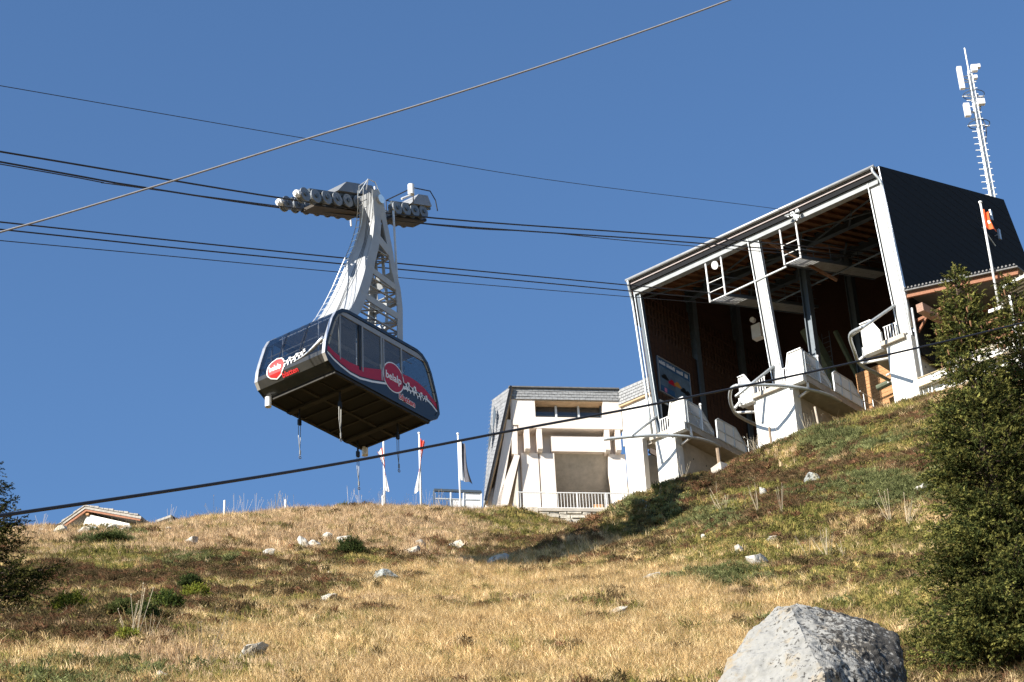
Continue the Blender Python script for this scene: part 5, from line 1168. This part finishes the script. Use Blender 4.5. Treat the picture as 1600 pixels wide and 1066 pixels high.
# ------------------------------------------------------------------ stakes and snow poles
def stake(name, label, top, bot, r, m_, cat, group=None, pre=None):
    g_ = pre or ground_hit(bot[0], bot[1]); t_ = atY(top[0], top[1], g_.y); mb = MB(); mb.tube([(g_.x, g_.y, g_.z - .4), (t_.x, t_.y, t_.z)], r, 7); o = mb.build(name, m_, None); tag(o, label, cat, group); return g_, t_
stake('wooden_stake', 'wooden stake set in a concrete block right of the first pier', (1121, 701), (1126, 738), .085, WOODST, 'stake')
stake('wooden_stake', 'dark edged stake standing before the middle pier', (1202, 668), (1206, 703), .055, WOODST, 'stake')
stake('wooden_stake', 'thin pale stake behind the crest right of the middle pier', (1273, 636), (1280, 662), .05, mat('pale_stake', (.5, .42, .33), .8), 'stake')
for top, bot, l_ in (((351, 782), (350, 806), 'snow pole on the crest right of the chalet'), ((446, 781), (446, 796), 'short snow pole on the crest below the cabin'), ((598, 775), (598, 792), 'short white marker beside the left flagpole base')):
    stake('snow_pole', l_, top, bot, .045, WPAINT, 'pole')
g_ = ground_hit(1126, 742); bk_ = MB(); bk_.box(-.30, .30, -.2, .2, -.3, .42); o = bk_.build('concrete_block', CONC, None); o.location = g_; o.rotation_euler = (0, -.1, -.9); tag(o, 'small concrete block holding the stake right of the first pier', 'block')

# ------------------------------------------------------------------ ROCKS
def rock_mat(name, base, lich, dens):
    m = bpy.data.materials.new(name); m.use_nodes = True; N = m.node_tree.nodes; L = m.node_tree.links; b = N['Principled BSDF']; b.inputs['Roughness'].default_value = .9; b.inputs['Specular IOR Level'].default_value = .2
    tc = N.new('ShaderNodeTexCoord')
    def nz(s, d=8, r=.7): q = N.new('ShaderNodeTexNoise'); q.inputs['Scale'].default_value = s; q.inputs['Detail'].default_value = d; q.inputs['Roughness'].default_value = r; L.new(tc.outputs['Object'], q.inputs[0]); return q
    def ramp(src, p0, p1, c0, c1): q = N.new('ShaderNodeValToRGB'); q.color_ramp.elements[0].position = p0; q.color_ramp.elements[1].position = p1; q.color_ramp.elements[0].color = c0; q.color_ramp.elements[1].color = c1; L.new(src, q.inputs[0]); return q
    a = nz(1.5); c = ramp(a.outputs[0], .35, .65, (*[x * .78 for x in base], 1), (*base, 1))
    o_ = nz(2.2, 4); oc = ramp(o_.outputs[0], .52, .66, (0, 0, 0, 1), (1, 1, 1, 1))
    m1 = N.new('ShaderNodeMix'); m1.data_type = 'RGBA'; L.new(oc.outputs[0], m1.inputs[0]); L.new(c.outputs[0], m1.inputs[6]); m1.inputs[7].default_value = (base[0] * .95, base[1] * .78, base[2] * .55, 1)
    s1 = nz(dens[2], 7, .75); s2 = nz(2.0, 5, .6)
    ad = N.new('ShaderNodeMath'); ad.operation = 'MULTIPLY_ADD'; L.new(s2.outputs[0], ad.inputs[0]); ad.inputs[1].default_value = .5; s1m = N.new('ShaderNodeMath'); s1m.operation = 'MULTIPLY'; s1m.inputs[1].default_value = 2.6; L.new(s1.outputs[0], s1m.inputs[0]); L.new(s1m.outputs[0], ad.inputs[2])
    sx = N.new('ShaderNodeSeparateXYZ'); L.new(tc.outputs['Object'], sx.inputs[0]); ad2 = N.new('ShaderNodeMath'); ad2.operation = 'MULTIPLY_ADD'; L.new(sx.outputs[0], ad2.inputs[0]); ad2.inputs[1].default_value = dens[1]; L.new(ad.outputs[0], ad2.inputs[2])
    ad3 = N.new('ShaderNodeMath'); ad3.operation = 'SUBTRACT'; L.new(ad2.outputs[0], ad3.inputs[0]); ad3.inputs[1].default_value = dens[0] - .5; lc = ramp(ad3.outputs[0], .5, .56, (0, 0, 0, 1), (1, 1, 1, 1))
    m2 = N.new('ShaderNodeMix'); m2.data_type = 'RGBA'; L.new(lc.outputs[0], m2.inputs[0]); L.new(m1.outputs[2], m2.inputs[6]); m2.inputs[7].default_value = (*lich, 1); L.new(m2.outputs[2], b.inputs['Base Color'])
    bp = N.new('ShaderNodeBump'); bp.inputs['Strength'].default_value = .7; bp.inputs['Distance'].default_value = .03; L.new(nz(11, 10, .7).outputs[0], bp.inputs['Height']); L.new(bp.outputs[0], b.inputs['Normal']); return m
ROCK = rock_mat('pale_rock', (.52, .50, .45), (.10, .09, .08), (1.80, 0, 9)); ROCKB = rock_mat('boulder_rock', (.30, .297, .28), (.05, .047, .043), (1.62, .27, 13)); ROCKD = rock_mat('grey_rock', (.36, .38, .36), (.08, .08, .07), (1.66, 0, 8))
def rock_mesh(name, hullpts, m_, sub, amp, seed, fine=.3):
    bm = bmesh.new()
    for p in hullpts: bm.verts.new(p)
    r_ = bmesh.ops.convex_hull(bm, input=bm.verts); bmesh.ops.delete(bm, geom=[v for v in bm.verts if not v.link_faces], context='VERTS')
    bmesh.ops.triangulate(bm, faces=bm.faces)
    for _ in range(sub): bmesh.ops.subdivide_edges(bm, edges=bm.edges, cuts=1, use_grid_fill=True)
    bm.normal_update(); size = max((v.co.length for v in bm.verts))
    for v in bm.verts:
        p = v.co * (1.6 / size) + Vector((seed, 0, 0)); n1 = noise.noise(p * 1.5); n2 = .25 - abs(noise.noise(p * 3.1 + Vector((9, 0, 0)))); n3 = noise.noise(p * 9); n4 = noise.noise(p * 24); v.co += v.normal * amp * size * (n1 * .8 + n2 * fine * 1.6 + n3 * fine * .6 + n4 * fine * .35)
    me = bpy.data.meshes.new(name); bm.to_mesh(me); bm.free(); me.materials.append(m_); me.polygons.foreach_set('use_smooth', [False] * len(me.polygons))
    o = bpy.data.objects.new(name, me); link(o); return o
# big boulder
BC = atY(1268, 1040, 27.3); bp_ = []
for px, py, Y in [(1212, 953, 28.2), (1236, 950, 27.6), (1180, 978, 28.0), (1143, 1020, 27.6), (1124, 1068, 27.2), (1112, 1150, 26.9), (1150, 1190, 26.2), (1262, 1005, 26.5), (1288, 1052, 26.0), (1300, 1200, 25.7), (1300, 966, 27.9), (1318, 962, 28.3), (1345, 971, 28.4), (1386, 986, 28.2), (1399, 998, 27.9), (1402, 1045, 27.4), (1414, 1080, 27.3), (1425, 1180, 27), (1250, 950, 29.2), (1350, 980, 29.6), (1332, 961, 28.7), (1376, 975, 28.7), (1399, 990, 28.4), (1200, 980, 29.6), (1150, 1080, 29.5), (1400, 1080, 29.5)]: bp_.append(atY(px, py, Y) - BC)
o = rock_mesh('boulder', bp_, ROCKB, 6, .032, 3.1, .7); o.location = BC; tag(o, 'huge pale angular boulder with dark lichen in the foreground', 'boulder')
RK = [(63, 832, 13, 5, 'pale flat rock at the far left of the crest outcrop'), (92, 831, 17, 6, 'flat pale slab left of the chalet wall'), (133, 832, 26, 6, 'longest pale rock slab below the chalet'), (172, 828, 17, 7, 'rounded pale rock below the right half of the chalet'), (196, 829, 13, 5, 'small pale rock at the right end of the chalet outcrop'),
      (259, 830, 11, 4, 'pale rock in dry grass below the second roof'), (300, 846, 11, 4, 'lone grey stone in tan grass under the second roof'), (418, 868, 12, 5, 'pale stone left in the upper heath below snow pole'), (362, 888, 6, 4, 'tiny pale stone left of the upper heath stones'), (475, 854, 7, 10, 'narrow upright pale stone in the upper outcrop'), (490, 856, 10, 7, 'pale jagged stone in the middle of the upper outcrop'), (512, 842, 8, 5, 'topmost pale stone of the upper outcrop'),
      (536, 846, 12, 5, 'pale flat stone right in the upper outcrop beside bush'), (503, 883, 9, 5, 'white stone on dark brown heath'), (517, 896, 6, 3, 'tiny white stone below the white heath stone'), (512, 938, 15, 5, 'white rock at the edge of yellow grass'), (643, 862, 12, 7, 'pale slanted rock above the grey boulder'), (656, 852, 8, 5, 'pale stone uphill of the slanted rock'), (712, 857, 14, 6, 'pale crumbly rock under the three flagpoles slope'),
      (776, 880, 18, 6, 'flat pale outcrop just left of the cabin shadow'), (392, 1027, 27, 9, 'pale low rock near the bottom left'), (256, 1061, 20, 7, 'pale rock cut by the bottom edge at left'), (222, 993, 9, 5, 'grey stone in the dark hollow at left'), (1195, 775, 6, 8, 'small upright white stone in red heath'), (1186, 881, 20, 8, 'long white slab lying aslant in the right slope'), (1155, 861, 6, 6, 'white stone above left of the long slab'), (1205, 844, 10, 3, 'small white flat stone above the long slab'),
      (1443, 768, 13, 6, 'white forked rock beside the right spruce'), (1018, 903, 14, 4, 'flat pale stone right below the cabin shadow'), (960, 961, 20, 5, 'flat grey brown stone in yellow grass'), (1392, 694, 5, 3, 'tiny white pebble high on the right slope'), (1100, 842, 5, 4, 'small pale stone in green patch left of slab')]
for i, (px, py, rx, ry, lab) in enumerate(RK):
    c = ground_hit(px, py + ry * .6); s_ = c.length / FPX * (1.25 if i > 5 else .9); rr3 = random.Random(i * 7 + 1); pts_ = []
    for _ in range(16):
        d = Vector((rr3.gauss(0, 1), rr3.gauss(0, 1), rr3.gauss(0, 1))).normalized(); pts_.append(Vector((d.x * rx * s_, d.y * rx * s_ * .9, d.z * ry * s_ * 1.5)))
    o = rock_mesh('rock', pts_, ROCK, 2, .07, i * 3.7, .5); o.location = c + Vector((0, 0, ry * s_ * .55)); o.rotation_euler = (.25, -.45 if 'aslant' not in lab else .75, rr3.uniform(-.4, .4)); tag(o, lab, 'rock')
for i, (px, py, rx, ry, lab) in enumerate([(602, 903, 23, 13, 'rounded grey green boulder in the middle of the slope'), (1271, 748, 14, 13, 'grey rock standing in heath below the middle pier'), (1004, 789, 9, 8, 'shaded grey rock where shadow meets the terrace')]):
    c = ground_hit(px, py + ry * .7); s_ = c.length / FPX; rr3 = random.Random(i + 40); pts_ = []
    for _ in range(22):
        d = Vector((rr3.gauss(0, 1), rr3.gauss(0, 1), rr3.gauss(0, 1))).normalized(); pts_.append(Vector((d.x * rx * s_, d.y * rx * s_, d.z * ry * s_ * 1.25)))
    o = rock_mesh('boulder', pts_, ROCKD, 3, .05, i * 5.1, .5); o.location = c + Vector((0, 0, ry * s_ * .4)); tag(o, lab, 'boulder')

# ------------------------------------------------------------------ SPRUCES and bushes
def leaf_mat(name, trans=.25):
    m = bpy.data.materials.new(name); m.use_nodes = True; N = m.node_tree.nodes; L = m.node_tree.links; N.clear()
    o = N.new('ShaderNodeOutputMaterial'); a = N.new('ShaderNodeVertexColor'); a.layer_name = 'tint'; d = N.new('ShaderNodeBsdfDiffuse'); t = N.new('ShaderNodeBsdfTranslucent'); mx = N.new('ShaderNodeMixShader'); mx.inputs[0].default_value = trans
    L.new(a.outputs[0], d.inputs[0]); L.new(a.outputs[0], t.inputs[0]); L.new(d.outputs[0], mx.inputs[1]); L.new(t.outputs[0], mx.inputs[2]); L.new(mx.outputs[0], o.inputs[0]); return m
NEED = leaf_mat('spruce_needles', .18); LEAF = leaf_mat('bush_leaves', .35)
def tri_cloud(name, base, dirs, length, col, m_, parent, nper=12, nl=.022, seed=0):
    """needled shoots: every shoot is a spray of thin needle triangles along its axis"""
    r_ = np.random.default_rng(seed); n = len(base); t = np.tile(np.linspace(.0, 1, nper), (n, 1)) ; L_ = length[:, None]
    ax = dirs / np.linalg.norm(dirs, axis=1, keepdims=True); p = base[:, None] + ax[:, None] * (t * L_)[..., None]
    rv = r_.normal(size=(n, nper, 3)); rv -= (rv * ax[:, None]).sum(-1, keepdims=True) * ax[:, None]; rv /= np.linalg.norm(rv, axis=-1, keepdims=True) + 1e-9
    nd = rv * .85 + ax[:, None] * .75; nd /= np.linalg.norm(nd, axis=-1, keepdims=True); wv = np.cross(nd, ax[:, None] + r_.normal(size=(n, nper, 3)) * .5); wv /= np.linalg.norm(wv, axis=-1, keepdims=True) + 1e-9
    ll = nl * r_.uniform(.8, 1.4, (n, nper, 1)); w = ll * .27
    V_ = np.stack([p - wv * w, p + wv * w, p + nd * ll], 2).reshape(-1, 3); nt_ = n * nper
    me = bpy.data.meshes.new(name); me.vertices.add(nt_ * 3); me.vertices.foreach_set('co', V_.astype(np.float32).ravel()); me.loops.add(nt_ * 3); me.loops.foreach_set('vertex_index', np.arange(nt_ * 3, dtype=np.int32))
    me.polygons.add(nt_); me.polygons.foreach_set('loop_start', np.arange(0, nt_ * 3, 3, dtype=np.int32)); me.polygons.foreach_set('loop_total', np.full(nt_, 3, np.int32)); me.update()
    c = np.repeat(col, nper * 3, axis=0); c = np.concatenate([c, np.ones((len(c), 1))], 1); a = me.color_attributes.new('tint', 'FLOAT_COLOR', 'POINT'); a.data.foreach_set('color', c.astype(np.float32).ravel())
    me.materials.append(m_); o = bpy.data.objects.new(name, me); link(o, parent); return o
def spruce(label, top, basez, prof, seed, group, gap=.17, nbr=(9, 13), dens=1.0, cones=40, needle=.036, nper=15, latk=.42, dark=1., droop=.18, shoot=(.08, .16)):
    r_ = np.random.default_rng(seed); Hh_ = top.z - basez; e = thing('spruce_tree', label, 'tree', None, (top.x, top.y, basez), 0, group)
    P(lambda m: m.tube([(0, 0, 0), (.03, 0, Hh_ * .4), (0, .02, Hh_ * .8), (0, 0, Hh_)], [.05 + Hh_ * .018, .03 + Hh_ * .012, .03, .008], 9), 'trunk', BARK, e, flip=False, smooth=True)
    B_, D_, Ln, C_ = [], [], [], []; limbs = MB(); cn_pts = []; d = .05
    while d < Hh_ * .97:
        R = prof(d); nb = int(r_.integers(*nbr)) if d > .5 else 5
        for k in range(nb):
            lb_ = r_.uniform(.35, 1.4); a = r_.uniform(0, 6.2832); rl_ = R * r_.uniform(.55, 1.18); el = .55 * math.exp(-d * .7) + .1 - r_.uniform(0, .12); zz_ = Hh_ - d - r_.uniform(0, gap)
            hdir = np.array([math.cos(a), math.sin(a), 0]); n_ = max(2, int(rl_ / .10 * 1.0)); pts_ = []
            for i in range(n_ + 1):
                s_ = i / n_; pts_.append(hdir * rl_ * s_ + np.array([0, 0, zz_ + rl_ * (el * s_ - droop * 2.2 * s_ * (1 - s_) ** .0 * .5 + droop * .9 * s_ ** 3)]))
            if k % 2 == 0 or R > .6: limbs.tube([tuple(q) for q in pts_[::max(1, n_ // 3)]] + [tuple(pts_[-1])], [.016 * (1 - .75 * i_ / (len(pts_[::max(1, n_ // 3)]))) for i_ in range(len(pts_[::max(1, n_ // 3)]) + 1)], 4, cap=False)
            sd = np.array([-hdir[1], hdir[0], 0])
            for i in range(1 if rl_ < .4 else max(1, int(n_ * .4)), n_ + 1):
                s_ = i / n_; p = pts_[i]; lat = rl_ * latk * (1 - s_ * .75) + .05
                for sg in (-1, 1):
                    m_ = max(1, int(lat / .085)); dd = sd * sg * .85 + hdir * .55 + np.array([0, 0, r_.uniform(-.25, .08)])
                    for j in range(m_ + 1):
                        if r_.uniform() > dens: continue
                        q = p + dd * (lat * j / m_) + r_.normal(0, .025, 3) + np.array([0, 0, -.10 * (j / m_) ** 2 * lat * 4])
                        for _ in range(1):
                            B_.append(q); D_.append(dd * .7 + hdir * .4 + r_.normal(0, .45, 3) + np.array([0, 0, .10])); Ln.append(r_.uniform(*shoot))
                            tipn = (s_ > .8 or j == m_); C_.append(np.array((.21, .205, .06) if tipn and r_.uniform() < .6 else ((.09, .105, .033) if r_.uniform() < .7 else (.055, .07, .027))) * lb_)
                if s_ > .55 and r_.uniform() < cones / 1000 * math.exp(-((d - .9) / 1.1) ** 2) * 6: cn_pts.append(p)
        d += gap * r_.uniform(.7, 1.2)
    for i in range(8): B_.append(np.array([0, 0, Hh_ - .3 + i * .04])); D_.append(np.array([r_.normal(0, .3), r_.normal(0, .3), 1])); Ln.append(.12); C_.append(np.array((.2, .2, .06)))
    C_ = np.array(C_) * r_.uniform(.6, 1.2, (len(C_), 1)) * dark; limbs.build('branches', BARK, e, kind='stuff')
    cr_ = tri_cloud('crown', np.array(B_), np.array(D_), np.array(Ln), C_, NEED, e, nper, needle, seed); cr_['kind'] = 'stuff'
    if cn_pts:
        m = MB()
        for q in cn_pts[:90]: m.tube([(q[0], q[1], q[2] - .02), (q[0], q[1], q[2] - .06), (q[0] + .005, q[1], q[2] - .14)], [.012, .02, .008], 6)
        m.build('cones', CONE, e, kind='stuff')
    return len(B_)
t1 = atY(1490, 424, 34); n1 = spruce('tall dense spruce with brown cones at the right edge', t1, gz(t1.x, t1.y) - .2, lambda d: .10 + .32 * d if d < 1.2 else min(.47 + .175 * (d - 1.2) + .10 * math.sin(d * 2.2), 1.6), 5, 'spruces at the right edge', gap=.17, nbr=(11, 15), cones=80)
t2 = atY(1576, 436, 35.2); n2 = spruce('second spruce close behind, cut by the right frame edge', t2, gz(t2.x, t2.y) - .2, lambda d: .10 + .30 * d if d < 1 else min(.40 + .2 * (d - 1), 1.7), 9, 'spruces at the right edge', gap=.19, nbr=(10, 14), cones=60)
t3 = atY(-14, 716, 42); n3 = spruce('dark layered spruce cut by the left frame edge', t3, gz(t3.x, t3.y) - .3, lambda d: .14 + .50 * d * (1 + .20 * math.sin(d * 6.5)) if d < 2.8 else 1.5 + .14 * math.sin(d * 6.5), 21, None, gap=.34, nbr=(12, 16), dens=1., cones=0, droop=.34, latk=.30, needle=.034, dark=.45)  # dark: needle colour of the whole tree lowered to stand for shade
def bush(label, px, py, w, h, cols, seed, leafy=True):
    c = ground_hit(px, py + h * .8); s_ = c.length / FPX; e = thing('small_bush', label, 'bush', None, tuple(c)); r_ = np.random.default_rng(seed); n = int(900)
    dd = r_.normal(size=(n, 3)); dd[:, 2] = np.abs(dd[:, 2]); dd /= np.linalg.norm(dd, axis=1, keepdims=True); q = r_.uniform(.35, 1, n) ** .5; lob = 1 + .25 * np.sin(dd[:, 0] * 7 + seed) * np.cos(dd[:, 1] * 5)
    B_ = dd * (q * lob)[:, None] * np.array([w * s_, w * s_ * .8, h * s_ * 1.7]); col = np.array(cols)[r_.integers(0, len(cols), n)] * r_.uniform(.7, 1.3, (n, 1))
    cr_ = tri_cloud('foliage', B_, dd + np.array([0, 0, .6]) + r_.normal(0, .3, (n, 3)), r_.uniform(.10, .2, n), col, LEAF, e, 9, .05, seed); cr_['kind'] = 'stuff'
    P(lambda m: [m.tube([(0, 0, -.1), (x_ * .5, y_ * .5, h * s_ * .8), (x_, y_, h * s_ * 1.2)], .015, 5) for x_, y_ in ((.15, .1), (-.2, .05), (.05, -.15), (-.05, .2))], 'stems', BARK, e, flip=False, kind='stuff')
YG_ = [(.20, .22, .035), (.14, .17, .03), (.26, .26, .05)]; DG = [(.05, .07, .025), (.07, .09, .03)]
for a in [('bright yellow green bush near the left spruce', 111, 950, 25, 15, YG_, 1), ('green bush in the middle of the left hollow', 257, 948, 22, 16, [(.09, .12, .03), (.06, .09, .03), (.14, .17, .04)], 2), ('brightest upper bush right of the left hollow', 306, 932, 19, 13, YG_, 3), ('small bush left of the dark hollow', 190, 957, 14, 9, [(.1, .12, .04), (.08, .09, .03)], 4),
          ('dark green bush in the upper rock outcrop', 548, 858, 22, 16, DG, 5), ('tiny green bush low in the left meadow', 200, 1003, 12, 6, YG_, 6), ('dark dwarf bush below the chalet outcrop', 170, 845, 28, 6, DG, 7), ('small bush above the bright one in the left hollow', 296, 913, 12, 9, DG, 8),
          ('dark low bush left in the hollow shadow', 225, 965, 20, 11, DG, 9)]: bush(*a)
